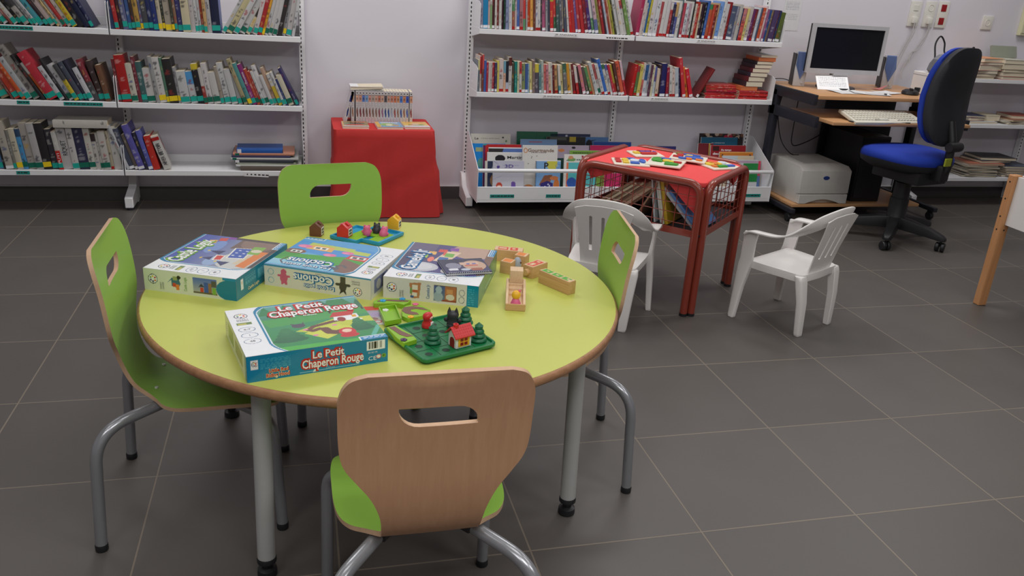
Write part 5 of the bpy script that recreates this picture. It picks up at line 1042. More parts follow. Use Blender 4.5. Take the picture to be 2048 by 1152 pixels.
# ============================================================ white plastic children's chairs
M_wpl = mat('chair_white_plastic', L(236, 233, 230, .97), 0.33, noise=0.02)
def make_wchair(label, loc, rot):
    c = thing('plastic_chair', label, 'chair', loc, rot, 'white plastic children\'s chairs')
    def smap(u, s):
        z = .252-.010*(1-min(1, (u/.14)**2))*min(1, max(0, (.13-s)/.05))*min(1, (s+.14)/.04)-.016*max(0, (s-.105)/.035)**2
        return Vector((u, s, z)), Vector((0, 0, 1))
    Ck = smooth_path([(.118,-.125,0),(.135,-.10,0),(.143,-.03,0),(.150,.05,0),(.150,.10,0),(.135,.130,0),(.08,.142,0),(0,.145,0)], 4)
    O = [(p.x, p.y) for p in Ck]; O = O+[(-x, y) for x, y in O[-2::-1]]; O = [(0, -.128)]+O
    b = MB(); panel(O, [], .022, smap, .005, M_wpl, M_wpl, M_wpl, b)
    ring = [smap(x, y)[0] for x, y in O]; n = len(ring)
    b.loft([[tuple(p) for p in ring], [tuple(Vector((p.x*1.004, p.y*1.004, p.z-.004))) for p in ring], [tuple(Vector((p.x*.99, p.y*.99, p.z-.028))) for p in ring], [tuple(Vector((p.x*.965, p.y*.965, p.z-.028))) for p in ring], [tuple(Vector((p.x*.97, p.y*.97, p.z-.004))) for p in ring]], M_wpl, cap=False)
    b.build('seat', c, angle=50)
    def bmap(u, s):
        y = -.118-.068*min(1, max(0, (s-.02)/.24))-.030*(0)+.35*u*u*1.4; z = .246+s
        nrm = Vector((-u*.9, 1, .24)).normalized(); return Vector((u*(1+.15*s/.24), y, z)), nrm
    H = []
    for x in (-.043, .0, .043):
        H.append([(x-.0058, .065), (x+.0058, .065)]+[(x+.0058*math.cos(a), .205+.0058*math.sin(a)) for a in np.linspace(0, PI, 7)])
    Ob = [(-.082, 0), (.082, 0), (.085, .10), (.090, .18), (.098, .235), (.06, .250), (0, .254), (-.06, .250), (-.098, .235), (-.090, .18), (-.085, .10)]
    b = MB(); panel(Ob, H, .014, bmap, .005, M_wpl, M_wpl, M_wpl, b); b.build('backrest', c, angle=55)
    half = [(.0, -.170, .497), (.05, -.168, .494), (.10, -.152, .478), (.138, -.115, .444), (.158, -.065, .408), (.168, -.01, .389), (.171, .05, .384), (.170, .105, .380), (.169, .128, .366)]
    P = smooth_path([(-x, y, z) for x, y, z in half[::-1]]+half[1:], 5); N_ = len(P); Wd = []; ws = []; ts = []
    for i in range(N_):
        f = abs(i/(N_-1)-.5)*2; sgn = 1 if P[i].x >= 0 else -1
        up = Vector((0, -.25, 1)); out = Vector((sgn, .12, .06)); k = min(1, max(0, (f-.18)/.42)); k = k*k*(3-2*k)
        Wd.append(tuple((up*(1-k)+out*k).normalized()) if sgn > 0 else tuple(((up*(1-k)+out*k)*(1)).normalized())); ws.append(.058*(1-k)+.042*k); ts.append(.0085)
    for i in range(N_):
        if P[i].x < 0: Wd[i] = tuple(Vector(Wd[i])*(1)) 
    h_ = N_//2
    # one continuous rail: left half and right half share the middle section
    b = MB(); b.strip(P[:h_+1], [tuple(-Vector(w)) if Vector(w).z < -5 else w for w in Wd[:h_+1]], ws[:h_+1], ts[:h_+1], M_wpl); b.strip(P[h_:], Wd[h_:], ws[h_:], ts[h_:], M_wpl); b.build('arm_rail', c, angle=60)
    for sx in (-1, 1):
        def sec(x, y, z, wx, wy): return [(sx*(x+dx*wx), y+dy*wy, z) for dx, dy in ((-.5,-.5),(.35,-.5),(.5,-.3),(.5,.3),(.35,.5),(-.5,.5))]
        b = MB(); b.loft([sec(.176, .132, 0, .020, .026), sec(.174, .134, .012, .021, .030), sec(.166, .128, .14, .024, .040), sec(.158, .120, .235, .026, .056), sec(.160, .116, .26, .018, .056), sec(.166, .112, .33, .012, .058), sec(.168, .108, .375, .014, .062)], M_wpl); b.build('leg', c, bevel=.002, bseg=1)
        b = MB(); b.loft([sec(.114, -.142, 0, .030, .022), sec(.115, -.141, .012, .033, .024), sec(.121, -.134, .14, .040, .028), sec(.126, -.118, .228, .044, .034), sec(.126, -.112, .248, .040, .034)], M_wpl); b.build('leg', c, bevel=.002, bseg=1)
    return c
wc = make_wchair('white plastic child\'s armchair standing alone, turned towards the red table from the right', (.990, 1.275, 0), math.radians(117-90))
clone(wc, (.222, 1.395, 0), math.radians(58.5-90), 'white plastic child\'s armchair behind the round table, its back towards us')

# ============================================================ cloth-covered stand with comics
M_rcl = mat('red_tablecloth', L(202, 50, 47, .95), 0.8, noise=0.05, scale=80, bump=.2, bscale=500)
CT = .4735
st = thing('display_stand', 'low box covered by a red cloth reaching the floor, comics on top', 'stand', (-.527, 2.985, 0), 0)
b = MB(); b.box(-.255, .255, -.175, .175, 0, CT-.006, mat('plain_board', L(150, 120, 90), .7)); b.build('box', st)
def dense(P, d=.02):
    out = []
    for i in range(len(P)):
        (x0, y0), (x1, y1) = P[i], P[(i+1) % len(P)]; n = max(1, int(math.hypot(x1-x0, y1-y0)/d))
        out += [(x0+(x1-x0)*k/n, y0+(y1-y0)*k/n) for k in range(n)]
    return out
rings = []
for k in range(13):
    f = k/12; z = (CT-.0008)*(1-f)+.004*f; ring = []
    base = dense(rrect(0, 0, .528, .362, .022, 6))
    m_ = len(base)
    for i, (x, y) in enumerate(base):
        l = math.hypot(x, y); a = math.atan2(y, x); fl = .014*f+.022*f*max(0, math.cos(a+.5))**3+.010*f*math.sin(a*7+1)**2+.005*f*math.sin(a*17)+.004*math.sin(k*1.3+x*22)*math.sin(f*PI)*(1+math.sin(x*9+k))
        if y > 0: fl *= .15
        ring.append((x*(1+fl/l)+(.028*f*(x > 0)*(max(0, x)/.264)**2 if y > -.1 else .01*f*(x > 0)), y*(1+(fl*.7 if y < 0 else 0)/l), z))
    rings.append(ring)
top = [[(x*(1-.004), y*(1-.004), CT) for x, y in dense(rrect(0, 0, .528, .362, .022, 6))]]
b = MB(); b.loft(top+rings, M_rcl, cap=False); b.add([(x, y, CT) for x, y in rrect(0, 0, .527, .361, .022, 6)], [tuple(range(28))], M_rcl); b.build('cloth', st, angle=50)
# white-spined comic volumes in a row
GM = 'comic volumes standing on the red cloth'
xs = -.730
mcols = [(30, 50, 110), (150, 110, 90), (120, 70, 66), (120, 50, 56), (110, 60, 60), (100, 76, 66), (130, 80, 74), (110, 84, 76), (120, 86, 74), (130, 60, 70), (140, 90, 120), (40, 60, 120), (50, 70, 130), (150, 150, 166), (150, 66, 60), (140, 100, 80), (40, 66, 140), (150, 90, 60), (60, 80, 160), (130, 46, 50)]
tops = [(40, 50, 120), (196, 160, 130), (220, 170, 150), (206, 150, 130), (90, 120, 190), (120, 160, 210), (206, 150, 140), (180, 160, 150), (210, 160, 140), (196, 120, 100), (206, 160, 140), (90, 80, 86), (200, 150, 130), (200, 130, 110), (206, 120, 90), (200, 140, 100), (80, 120, 200), (200, 130, 96), (60, 90, 190), (214, 150, 120)]
for i in range(20):
    t = .0162; lean = 14 if i == 0 else (-.6 if i == 1 else 0); th = -math.radians(lean) if i == 0 else 0
    if i == 1: xs = -.6885
    if i == 2: xs = -.6645
    if i == 19: xs += .004
    me = cover_mesh('comic_volume', t, .172, .115, (206, 202, 204), None, .5, 900+i, True); o = bpy.data.objects.new('comic_volume', me); COL.objects.link(o)
    a = math.radians(15) if i == 0 else 0
    o.location = (xs-(.0 if i else 0), 3.004, CT+.0006+(t*math.sin(a) if i == 0 else 0)); o.rotation_euler = (0, a, 0)
    tag(o, ('white comic volume leaning alone at the left end of the row on the red cloth' if i == 0 else f'white-spined comic volume on the red cloth, {ordinal(i+1)} from the left'), 'comic', GM)
    b = MB(); b.box(.0012, t-.0012, .0006, .113, .0008, .171, M_page); b.build('page_block', o)
    aa = Art(t-.002, .168, 1900, (208, 204, 206)); w = t-.002; aa.ell(w/2, .158, .0032, .004, (40, 36, 40)).rect(.0005, .112, w-.0005, .147, tops[i]).ell(w*.5, .128, .004, .007, tuple(int(v*.7) for v in tops[i])).rect(.0005, .146, w-.0005, .149, (120, 90, 80)).scrawl(.003, .085, w-.003, .108, (150, 140, 150), 5, random.Random(i)).ell(w*.45, .060, .0042, .018, mcols[i]).ell(w*.55, .045, .0038, .016, mcols[i]).ell(w*.5, .078, .002, .006, (70, 50, 50)).scrawl(.002, .006, w-.002, .026, (190, 140, 150), 3, random.Random(i+50))
    aa.build('spine_print', o, (.001, -.0016, .002), (1,0,0), (0,0,1), M_card)
    xs += t+.0006
o = thing('comic_volume', 'comic volume lying flat on top of the standing white ones', 'comic', (-.690, 3.01, CT+.1735), 0, GM)
b = MB(); b.M = Matrix.Rotation(math.radians(-2.2), 4, 'Y'); b.box(0, .172, 0, .115, .003, .018, M_page); b.build('page_block', o); b = MB(); b.box(-.001, .175, -.002, .118, .0182, .0196, M_paper); b.box(-.001, .175, -.002, .118, .0016, .003, M_paper); b.box(-.002, -.0008, -.002, .118, .0016, .0196, M_paper); b.build('cover', o)
for i, (x0, y0, r, base, lab) in enumerate(((-.742, 2.838, .0, (150, 130, 80), 'comic lying at the left on the red cloth, red and brown cover'), (-.562, 2.835, .03, (120, 170, 210), 'comic lying in the middle on the red cloth, light blue cover'), (-.4155, 2.850, .05, (230, 186, 80), 'comic lying at the right on the red cloth, yellow cover'))):
    o = thing('comic_volume', lab, 'comic', (x0, y0, CT+.0004), r, 'comics lying flat on the red cloth'); w, d = .136, .150
    b = MB(); b.box(.001, w-.001, .001, d-.001, .0008, .0105, M_page); b.build('page_block', o)
    a = Art(w, d, 620, base)
    if i == 0: a.rect(0, .0, w, .03, (206, 200, 190)).poly([(.01, .03), (.12, .03), (.1, .07), (.03, .06)], (196, 60, 50)).ell(.07, .09, .05, .022, (60, 56, 40)).poly([(.03, .12), (.12, .11), (.12, .14)], (200, 90, 60)).ell(.03, .08, .02, .015, (110, 140, 100)).rect(.0, .0, .008, d, (220, 170, 80))
    if i == 1: a.rect(0, 0, .02, d, (232, 180, 70)).ell(.06, .07, .04, .04, (150, 190, 90)).ell(.07, .06, .02, .03, (226, 220, 180)).rect(.03, .11, .12, .14, (226, 232, 240)).scrawl(.035, .115, .115, .136, (80, 110, 180), 2, random.Random(3)).ell(.1, .05, .02, .02, (200, 160, 110))
    if i == 2: a.rect(0, 0, w, .04, (226, 220, 226)).ell(.07, .06, .045, .018, (110, 150, 70)).ell(.07, .08, .02, .02, (236, 200, 170)).scrawl(.02, .11, .12, .14, (220, 130, 60), 2, random.Random(4)).poly([(.03, .05), (.06, .05), (.05, .07)], (220, 120, 140))
    b = MB(); b.box(0, w, 0, d, .0105, .0118, M_paper); b.box(0, w, 0, d, 0, .0008, M_paper); b.box(-.0006, .0006, 0, d, 0, .0118, M_paper); b.build('cover', o); a.build('cover_print', o, (0, 0, .0122), (1,0,0), (0,1,0), M_card)
# ============================================================ picture books facing out of the bin
GB = 'picture books facing out of the bin'
M_cov = print_mat('laminated_cover', 0.3)
def album(label, x0, y0, w, h, draw, words=(), back=9.0, z=.103, t=.009, spiral=False, rot=0.0, name='picture_album'):
    o = thing(name, label, 'book', (x0, y0, z), (-math.radians(back), 0, rot), GB)
    b = MB(); b.box(.0006, w-.0006, .0012, t-.0012, .002, h-.002, M_page); b.build('page_block', o)
    b = MB(); b.box(0, w, 0, .0012, 0, h, M_paper); b.box(0, w, t-.0012, t, 0, h, M_paper); b.box(0, .0012, .0, t, 0, h, M_paper); b.build('cover', o)
    a = Art(w, h, 430); draw(a, w, h); a.build('cover_print', o, (0, -.0004, 0), (1,0,0), (0,0,1), M_cov)
    if words:
        b = MB()
        for s, x, zz, wd, sz, m in words: b.text(s, (x, -.0008, zz), (1,0,0), (0,0,1), m, size=sz, width=wd, bold=.02)
        b.build('cover_lettering', o)
    if spiral:
        b = MB()
        for k in range(int(h/.0085)): b.tube([(.001+.0045*math.cos(q), .004+.006*math.sin(q), .005+k*.0085) for q in np.linspace(0, 2*PI, 9)], .0010, M_black, 5)
        b.build('spiral_binding', o)
    return o
mSk = mat('ink_brown', L(120, 90, 70), .5); mVi = mat('ink_violet', L(96, 80, 150), .5)
R1 = random.Random(21)
album('tall white album at the left end of the bin, its title beginning with Le', -.010, 3.045, .235, .310, lambda a, w, h: a.rect(0, 0, w, h, (226, 224, 214)).scrawl(.06, h-.03, .17, h-.022, (110, 120, 90), 1, R1).ell(.19, h-.02, .006, .005, (60, 60, 60)).ell(.21, h-.04, .006, .006, (110, 150, 110)), (('Le', .022, h_ if False else .278, .022, .018, mBk),))
album('bright blue album at the left end of the bin', -.012, 3.010, .20, .262, lambda a, w, h: a.rect(0, 0, w, h, (24, 140, 222)).rect(.025, h-.045, .1, h-.022, (170, 180, 130)).ell(.06, .15, .025, .03, (90, 160, 150)))
album('red album with purple spine edge behind the white-topped ones', .052, 2.990, .225, .262, lambda a, w, h: a.rect(0, 0, w, h, (196, 44, 46)).rect(0, 0, .012, h, (100, 40, 90)).rect(.0, h-.006, .02, h, (40, 160, 150)))
album('album with black and blue picture under a white top edge', .079, 2.965, .225, .250, lambda a, w, h: a.rect(0, 0, w, h, (90, 120, 180)).poly([(0, 0), (.09, h), (0, h)], (50, 48, 50)).rect(0, h-.005, w, h, (226, 226, 226)))
album('white album titled Martin with a black bird head, above the grey one', .066, 2.940, .232, .228, lambda a, w, h: a.rect(0, 0, w, h, (216, 216, 214)).ell(.075, h-.035, .03, .02, (30, 30, 34)).rect(0, h-.004, w, h, (232, 232, 228)), (('Martin', .115, .192, .09, .022, mBk),))
album('dark navy album with pictures beside the grey one, left of the rail front', .045, 2.895, .13, .188, lambda a, w, h: a.rect(0, 0, w, h, (44, 54, 84)).ell(.07, h-.05, .035, .03, (150, 160, 180)).ell(.06, .08, .03, .04, (170, 130, 90)).scrawl(.05, .03, .11, .045, (206, 210, 220), 2, R1).rect(0, 0, .014, h, (206, 200, 190)))
def d3(a, w, h): a.grad(0, 0, w, h, (206, 205, 212), (190, 190, 206)); a.ell(.03, h-.035, .009, .009, (90, 70, 150)); a.scrawl(.055, h-.03, .15, h-.022, (120, 130, 180), 1, R1); a.ell(.038, .055, .018, .020, (196, 70, 50)); a.ell(.038, .05, .011, .009, (236, 206, 180)); a.ell(.045, .028, .035, .014, (170, 180, 70)); a.ell(.12, .066, .013, .014, (110, 80, 160)); a.rect(.108, .03, .133, .06, (110, 84, 170)); a.ell(.1, .034, .012, .01, (200, 80, 140)); a.line([(0, h), (.03, h-.02)], .004, (160, 160, 190)); a.line([(0, .09), (.05, .11)], .003, (170, 170, 196))
album('pale grey album reading 3D in front at the left of the bin', .084, 2.872, .180, .196, d3, (('3D', .066, .157, .05, .026, mVi),), 7)
album('tall dark green album at the back of the bin', .270, 3.075, .25, .322, lambda a, w, h: a.rect(0, 0, w, h, (40, 104, 80)).rect(.118, 0, .122, h, (34, 92, 70)))
album('sky blue album standing behind the white Gourmande one', .280, 3.02, .22, .288, lambda a, w, h: a.rect(0, 0, w, h, (130, 164, 206)).rect(.05, h-.018, .13, h-.012, (190, 90, 100)))
def dg(a, w, h): a.rect(0, 0, w, h, (214, 212, 208)); a.ring(.018, h-.03, .010, .012, .22, (206, 140, 90)); a.scrawl(.05, h-.045, .14, h-.038, (120, 110, 110), 1, R1); [a.ell(R1.uniform(.02, w-.02), R1.uniform(.06, h-.06), .003, .0025, (70, 66, 70)) for _ in range(14)]; a.ell(.04, .03, .035, .025, (196, 130, 80)); a.ell(.02, .025, .03, .02, (110, 150, 190)); a.ell(w-.02, .17, .02, .02, (220, 140, 80))
album('tall white album titled Gourmande in the left half of the bin', .262, 2.905, .208, .277, dg, (('Gourmande', .030, .240, .155, .026, mSk),), 8)
def dp(a, w, h): a.rect(0, 0, w, h, (126, 170, 216)); a.ell(.095, h-.02, .032, .035, (206, 200, 80)); a.rect(0, h-.004, w, h, (232, 232, 232)); a.poly([(.02, .06), (.08, .05), (.10, .12), (.05, .115)], (150, 96, 70)); a.poly([(.03, 0), (.1, 0), (.105, .07), (.07, .085), (.03, .07)], (52, 48, 120)); [a.ell(.035+R1.random()*.06, .01+R1.random()*.06, .004, .005, (220, 220, 236)) for _ in range(10)]; a.ell(.125, .06, .018, .035, (206, 120, 60)); a.ell(.11, .1, .025, .012, (216, 130, 80)); a.ring(.13, h-.03, .012, .012, .12, (80, 120, 180))
album('light blue spiral album with a big black P, in front in the bin', .333, 2.868, .146, .200, dp, (('P', .045, .150, .026, .055, mBk),), 7, spiral=True)
album('dark navy album at the back of the bin beside the post', .475, 3.075, .25, .312, lambda a, w, h: a.rect(0, 0, w, h, (52, 60, 96)).ell(.1, h-.012, .008, .006, (200, 206, 220)))
album('black album with small coloured pictures near the shelf post', .445, 3.045, .24, .300, lambda a, w, h: a.rect(0, 0, w, h, (44, 44, 46)).rect(.14, h-.03, .18, h, (190, 170, 60)).rect(.02, h-.02, .12, h-.004, (90, 96, 90)))
album('blue album with a black bird beside the shelf post', .66, 3.05, .17, .300, lambda a, w, h: a.rect(0, 0, w, h, (90, 134, 190)).ell(.05, h-.04, .02, .024, (30, 32, 40)).poly([(.05, h-.03), (.1, h-.014), (.06, h-.02)], (30, 32, 40)))
album('lilac album with orange blot in the bin', .475, 2.99, .215, .262, lambda a, w, h: a.rect(0, 0, w, h, (170, 158, 176)).rect(0, 0, w, h*.72, (40, 70, 64)).ell(.045, h-.03, .02, .009, (206, 130, 80)).ell(.12, h-.014, .012, .007, (40, 40, 44)))
album('green album in the middle of the bin', .560, 2.955, .22, .240, lambda a, w, h: a.rect(0, 0, w, h, (120, 160, 70)).scrawl(.02, h-.02, .16, h-.008, (60, 80, 50), 1, R1))
def dw(a, w, h): a.rect(0, 0, w, h, (222, 220, 214)); a.poly([(.01, h-.035), (.05, h-.02), (.03, h-.04)], (90, 90, 110)); a.ell(.045, h-.03, .025, .010, (110, 160, 90)); a.ell(.04, h-.018, .015, .01, (210, 150, 110)); a.ell(.11, h-.012, .006, .007, (170, 50, 60)); a.scrawl(.075, h-.04, .12, h-.022, (70, 110, 100), 1, R1); a.rect(.015, .02, w, h-.045, (226, 120, 80)); a.rect(.028, .02, w, h-.045, (90, 186, 190)); a.ell(.05, .07, .03, .03, (50, 90, 170))
album('white album with bright little pictures and a turquoise panel, right before the red table', .505, 2.885, .20, .232, dw, (), 8)
album('deep pink album lying low behind the red table', .700, 3.00, .24, .262, lambda a, w, h: a.rect(0, 0, w, h, (190, 40, 96)))
album('blue album low behind the red table', .735, 3.04, .24, .275, lambda a, w, h: a.rect(0, 0, w, h, (50, 90, 170)))
album('indigo album low behind the middle of the red table', 1.05, 3.02, .21, .258, lambda a, w, h: a.rect(0, 0, w, h, (52, 52, 120)))
album('tall patterned black and red album at the right end of the bin', 1.435, 3.07, .30, .330, lambda a, w, h: (a.rect(0, 0, w, h, (52, 46, 50)), [a.ell(R1.uniform(0, w), R1.uniform(h-.04, h), .014, .011, R1.choice([(190, 40, 70), (200, 180, 160), (30, 26, 30), (120, 80, 60)])) for _ in range(24)]))
album('teal blue album at the right end of the bin', 1.420, 3.01, .245, .318, lambda a, w, h: a.rect(0, 0, w, h, (40, 104, 136)).scrawl(.07, h-.04, .16, h-.028, (190, 206, 214), 1, R1))
album('dark red album behind the one reading Au temps at the right of the bin', 1.385, 2.975, .10, .288, lambda a, w, h: a.rect(0, 0, w, h, (112, 36, 44)).rect(.07, 0, .08, h, (190, 160, 80)))
album('dark red album reading Au temps des at the right of the bin', 1.455, 2.945, .235, .283, lambda a, w, h: a.rect(0, 0, w, h, (150, 36, 42)).rect(.012, h-.035, .055, h-.006, (60, 30, 30)), (('Au temps', .068, .250, .07, .017, mW), ('des', .014, .226, .04, .02, mW)))
album('orange-brown wooden-looking album at the right of the bin', 1.500, 2.915, .225, .250, lambda a, w, h: a.rect(0, 0, w, h, (206, 128, 52)).rect(.0, h-.006, w, h, (226, 160, 80)).ell(.02, h-.02, .006, .007, (90, 60, 40)).ell(w-.02, h-.02, .006, .007, (90, 60, 40)))
album('cream-topped album in front of the orange one at the right of the bin', 1.51, 2.892, .21, .232, lambda a, w, h: a.rect(0, 0, w, h, (214, 200, 176)).rect(0, h-.05, .1, h, (196, 206, 214)))
album('white album with lilac top and green foot at the right end', 1.54, 2.872, .20, .212, lambda a, w, h: a.rect(0, 0, w, h, (206, 206, 210)).rect(0, h-.018, w, h-.006, (190, 160, 186)).rect(.10, .08, w, h-.02, (40, 140, 70)).poly([(.03, .1), (.14, .1), (.1, h-.03), (.03, h-.02)], (190, 206, 216)).scrawl(.07, .06, .14, .075, (120, 80, 70), 2, R1), (), 8)
album('narrow blue and pink album squeezed at the right end of the bin', 1.715, 2.90, .06, .20, lambda a, w, h: a.rect(0, 0, w, h, (100, 130, 186)).rect(0, h*.55, w, h, (206, 60, 90)))

# ============================================================ computer desk
M_desk = wood('desk_beech_laminate', L(212, 164, 118), L(196, 146, 100), .6, 'X', .4)
M_frame = mat('desk_black_steel', L(44, 45, 54), .45, metal=.2)
D = thing('computer_desk', 'beech computer desk with dark steel frame against the wall', 'desk', (0, 0, 0))
b = MB(); b.box(1.825, 2.80, 2.535, 3.16, .735, .7555, M_desk); b.build('desktop', D, bevel=.003, bseg=2)
b = MB(); b.box(1.865, 2.76, 2.42, 2.90, .614, .632, M_desk); b.build('keyboard_tray', D, bevel=.003, bseg=2)
b = MB(); b.box(1.87, 2.76, 2.665, 3.10, .082, .100, M_desk); b.build('lower_shelf', D, bevel=.003, bseg=2)
for x in (1.803, 2.80):
    b = MB(); b.box(x, x+.024, 2.545, 3.0, .700, .7575, M_frame); b.box(x, x+.024, 2.50, 3.0, .585, .645, M_frame); b.box(x, x+.036, 2.93, 2.985, .05, .735, M_frame); b.box(x+.036, x+.066, 2.62, 3.14, .055, .082, M_frame); b.box(x, x+.066, 2.93, 2.985, .055, .085, M_frame); b.build('side_frame', D, bevel=.004, bseg=2)
    for y in (2.66, 3.08):
        b = MB(); b.lathe([(.0001, -.012), (.024, -.012), (.0255, -.008), (.0255, .008), (.024, .012), (.0001, .012)], M_black, (x+.05, y, .0256), 16, Matrix.Rotation(PI/2, 3, 'Y')); b.box(x+.044, x+.056, y-.01, y+.02, .03, .056, M_black); b.build('castor', D)
b = MB(); b.box(2.27, 2.78, 3.10, 3.115, .10, .70, M_frame); b.build('dark_fill_panel', D)  # dark sheet added to blacken the space behind the tower
# printer
M_prn = mat('printer_grey', L(208, 206, 201), .5); M_prn2 = mat('printer_dark_grey', L(180, 178, 174), .5)
pr_ = thing('laser_printer', 'grey laser printer on the desk\'s lower shelf', 'printer', (1.905, 2.672, .1003), 0)
b = MB(); b.M = Matrix(((0,0,1,0),(1,0,0,0),(0,1,0,0),(0,0,0,1))); b.prism([(0, .062), (.004, .20), (.045, .222), (.37, .226), (.37, .03), (.36, .0), (.03, .0), (.03, .058)], 0, .335, M_prn); b.build('housing', pr_, bevel=.006, bseg=2)
b = MB(); b.M = Matrix(((1,0,0,0),(0,0,1,0),(0,1,0,0),(0,0,0,1)))
P = [(.004, .002), (.05, .002)]+[(.05+.235*k/10, .002+.026*math.sin(PI*k/10)) for k in range(1, 10)]+[(.285, .002), (.331, .002), (.331, .058), (.004, .058)]
b.prism(P, -.004, .032, M_prn); b.build('paper_cassette', pr_, bevel=.002, bseg=1)
b = MB(); b.obox((.165, .195, .2262), (.22, .20, .006), 0, M_prn2, Matrix.Rotation(.02, 3, 'X')); b.box(.07, .25, .27, .30, .2275, .2295, M_slot); b.build('output_tray', pr_, bevel=.004, bseg=1)
b = MB(); b.lathe([(.0001, 0), (.019, 0), (.019, .002), (.0001, .0024)], mat('emblem_blue', L(40, 64, 130), .35), (0,0,0), 20, Matrix.Rotation(PI/2, 3, 'X')); e = b.build('oval_emblem', pr_); e.location = (.168, .0028, .158); e.scale = (1.1, 1, .62)
# tower
tw = thing('computer_tower', 'black desktop computer tower under the desk, behind the office chair', 'computer', (2.30, 2.72, .1003), 0)
b = MB(); b.box(0, .20, 0, .36, 0, .40, M_black); b.build('case', tw, bevel=.006, bseg=2); b = MB(); b.box(.012, .188, -.004, .002, .02, .385, M_slot); b.box(.02, .18, -.006, -.003, .33, .36, M_black); b.build('front_panel', tw)
# monitor
mo = thing('monitor', 'silver flat monitor with black screen on the desk', 'monitor', (2.165, 2.865, .756), math.radians(-5))
M_silv = mat('silver_plastic', L(196, 197, 200), .4, metal=.15); M_screen = mat('screen_black', L(14, 15, 20), .35, noise=.02)
b = MB(); W2, H1, H2_ = .236, .088, .366
for x0, x1, z0, z1 in ((-W2, W2, H2_-.022, H2_), (-W2, W2, H1, H1+.026), (-W2, -W2+.020, H1+.026, H2_-.022), (W2-.020, W2, H1+.026, H2_-.022)): b.box(x0, x1, -.020, .0, z0, z1, M_silv)
b.build('bezel', mo)
b = MB(); b.box(-W2+.018, W2-.018, -.014, -.006, H1+.024, H2_-.020, M_screen); b.build('screen', mo)
b = MB(); b.box(-W2+.004, W2-.004, 0, .028, H1+.004, H2_-.004, M_black); b.box(-.15, .15, .028, .05, H1+.05, H2_-.05, M_black); b.build('back_shell', mo, bevel=.004, bseg=2)
b = MB(); b.box(-.045, .045, .020, .05, .008, H1+.08, M_black); b.box(-.06, .06, -.022, -.0, H1-.010, H1+.002, M_silv); b.lathe([(.0001, 0), (.115, 0), (.112, .010), (.05, .016), (.0001, .016)], M_black, (0, .04, 0), 28); b.build('stand', mo)
# speakers
M_slate = mat('slate_blue_plastic', L(84, 104, 150), .45)
def speaker(label, x, y, r):
    o = thing('computer_speaker', label, 'speaker', (x, y, .756), r, 'desk speakers')
    b = MB(); b.loft([[(-.034, -.035, 0), (.034, -.035, 0), (.038, .06, 0), (-.038, .06, 0)], [(-.036, -.030, .10), (.036, -.030, .10), (.036, .05, .10), (-.036, .05, .10)], [(-.030, -.018, .195), (.030, -.018, .195), (.028, .03, .195), (-.028, .03, .195)]], M_silv, smooth=False)
    b.build('cabinet', o, bevel=.004, bseg=2)
    b = MB(); b.add([(-.0335, -.0335, .12), (0, -.038, .040), (.0335, -.0335, .12), (.029, -.0205, .192), (-.029, -.0205, .192), (-.0335, -.027, .12), (0, -.0275, .045), (.0335, -.027, .12), (.029, -.014, .1965), (-.029, -.014, .1965)], [(0,1,2,3,4), (9,8,7,6,5), (0,5,6,1), (1,6,7,2), (2,7,8,3), (3,8,9,4), (4,9,5,0)], M_slate); b.build('grille', o)
    b = MB(); b.lathe([(.0001, 0), (.006, 0), (.005, .005), (.0001, .005)], M_silv, (.012, -.0365, .022), 12, Matrix.Rotation(PI/2, 3, 'X')); b.build('volume_knob', o)
    b = MB(); b.box(-.0385, -.0345, -.02, .055, .004, .185, M_black); b.build('side_panel', o)
speaker('silver and blue speaker left of the monitor', 1.948, 2.965, -.30); speaker('silver and blue speaker right of the monitor', 2.575, 2.985, -.30)
# keyboard, papers, pen, hub
kb = thing('keyboard', 'cream computer keyboard tilted up on the desk\'s pull-out tray', 'keyboard', (2.225, 2.505, .642), (math.radians(15), 0, math.radians(3)))
M_kb = mat('keyboard_cream', L(216, 213, 198), .5); M_key = mat('key_cream', L(224, 221, 208), .5)
b = MB(); b.box(-.235, .235, -.085, .085, 0, .018, M_kb); b.build('case', kb, bevel=.006, bseg=2)
for i in range(5):
    b = MB(); y = -.052+i*.026; x = -.215
    while x < .205:
        w = .0175 if not (i == 0 and abs(x) < .06) else .11
        b.loft([[(x+sx*w/2*s, y+sy*.0085*s, z) for sx, sy in ((-1,-1),(1,-1),(1,1),(-1,1))] for s, z in ((1, .0176), (.8, .0245))], M_key, smooth=False); x += w+.0035
    b.build('key_row', kb)
o = tag(MB().box(1.98, 2.36, 2.425, 2.455, .6325, .638, M_slot).build('mouse_mat', None, bevel=.001, bseg=1), 'black rubber wrist strip in front of the keyboard', 'mouse mat')
for i, (x, y, w, d, r, lab) in enumerate(((2.13, 2.72, .20, .14, .1, 'white paper sheet lying left on the desk'), (2.26, 2.70, .21, .15, -.35, 'white paper sheet lying in the middle of the desk'), (2.40, 2.74, .15, .11, .3, 'small white paper sheet lying at the right on the desk'))):
    b = MB(); N = 8; V = [(w*(i_/N-.5), d*(j/N-.5), .0012+.004*abs(math.sin(3*i_/N+j/N*2+i))*(((i_/N-.5)*2)**2)) for i_ in range(N+1) for j in range(N+1)]
    F = [(a*(N+1)+c, (a+1)*(N+1)+c, (a+1)*(N+1)+c+1, a*(N+1)+c+1) for a in range(N) for c in range(N)]
    b.add(V, F, M_paper, True); b.add([(x_, y_, z_-.0008) for x_, y_, z_ in V], [f[::-1] for f in F], M_paper, True); o = b.build('paper_sheet', None, (x, y, .756+.0012*i), r); tag(o, lab, 'paper', 'papers on the desk')
o = thing('paper_notice', 'white note propped up in front of the monitor', 'paper', (2.09, 2.80, .7565), (math.radians(-38), 0, math.radians(-7)))
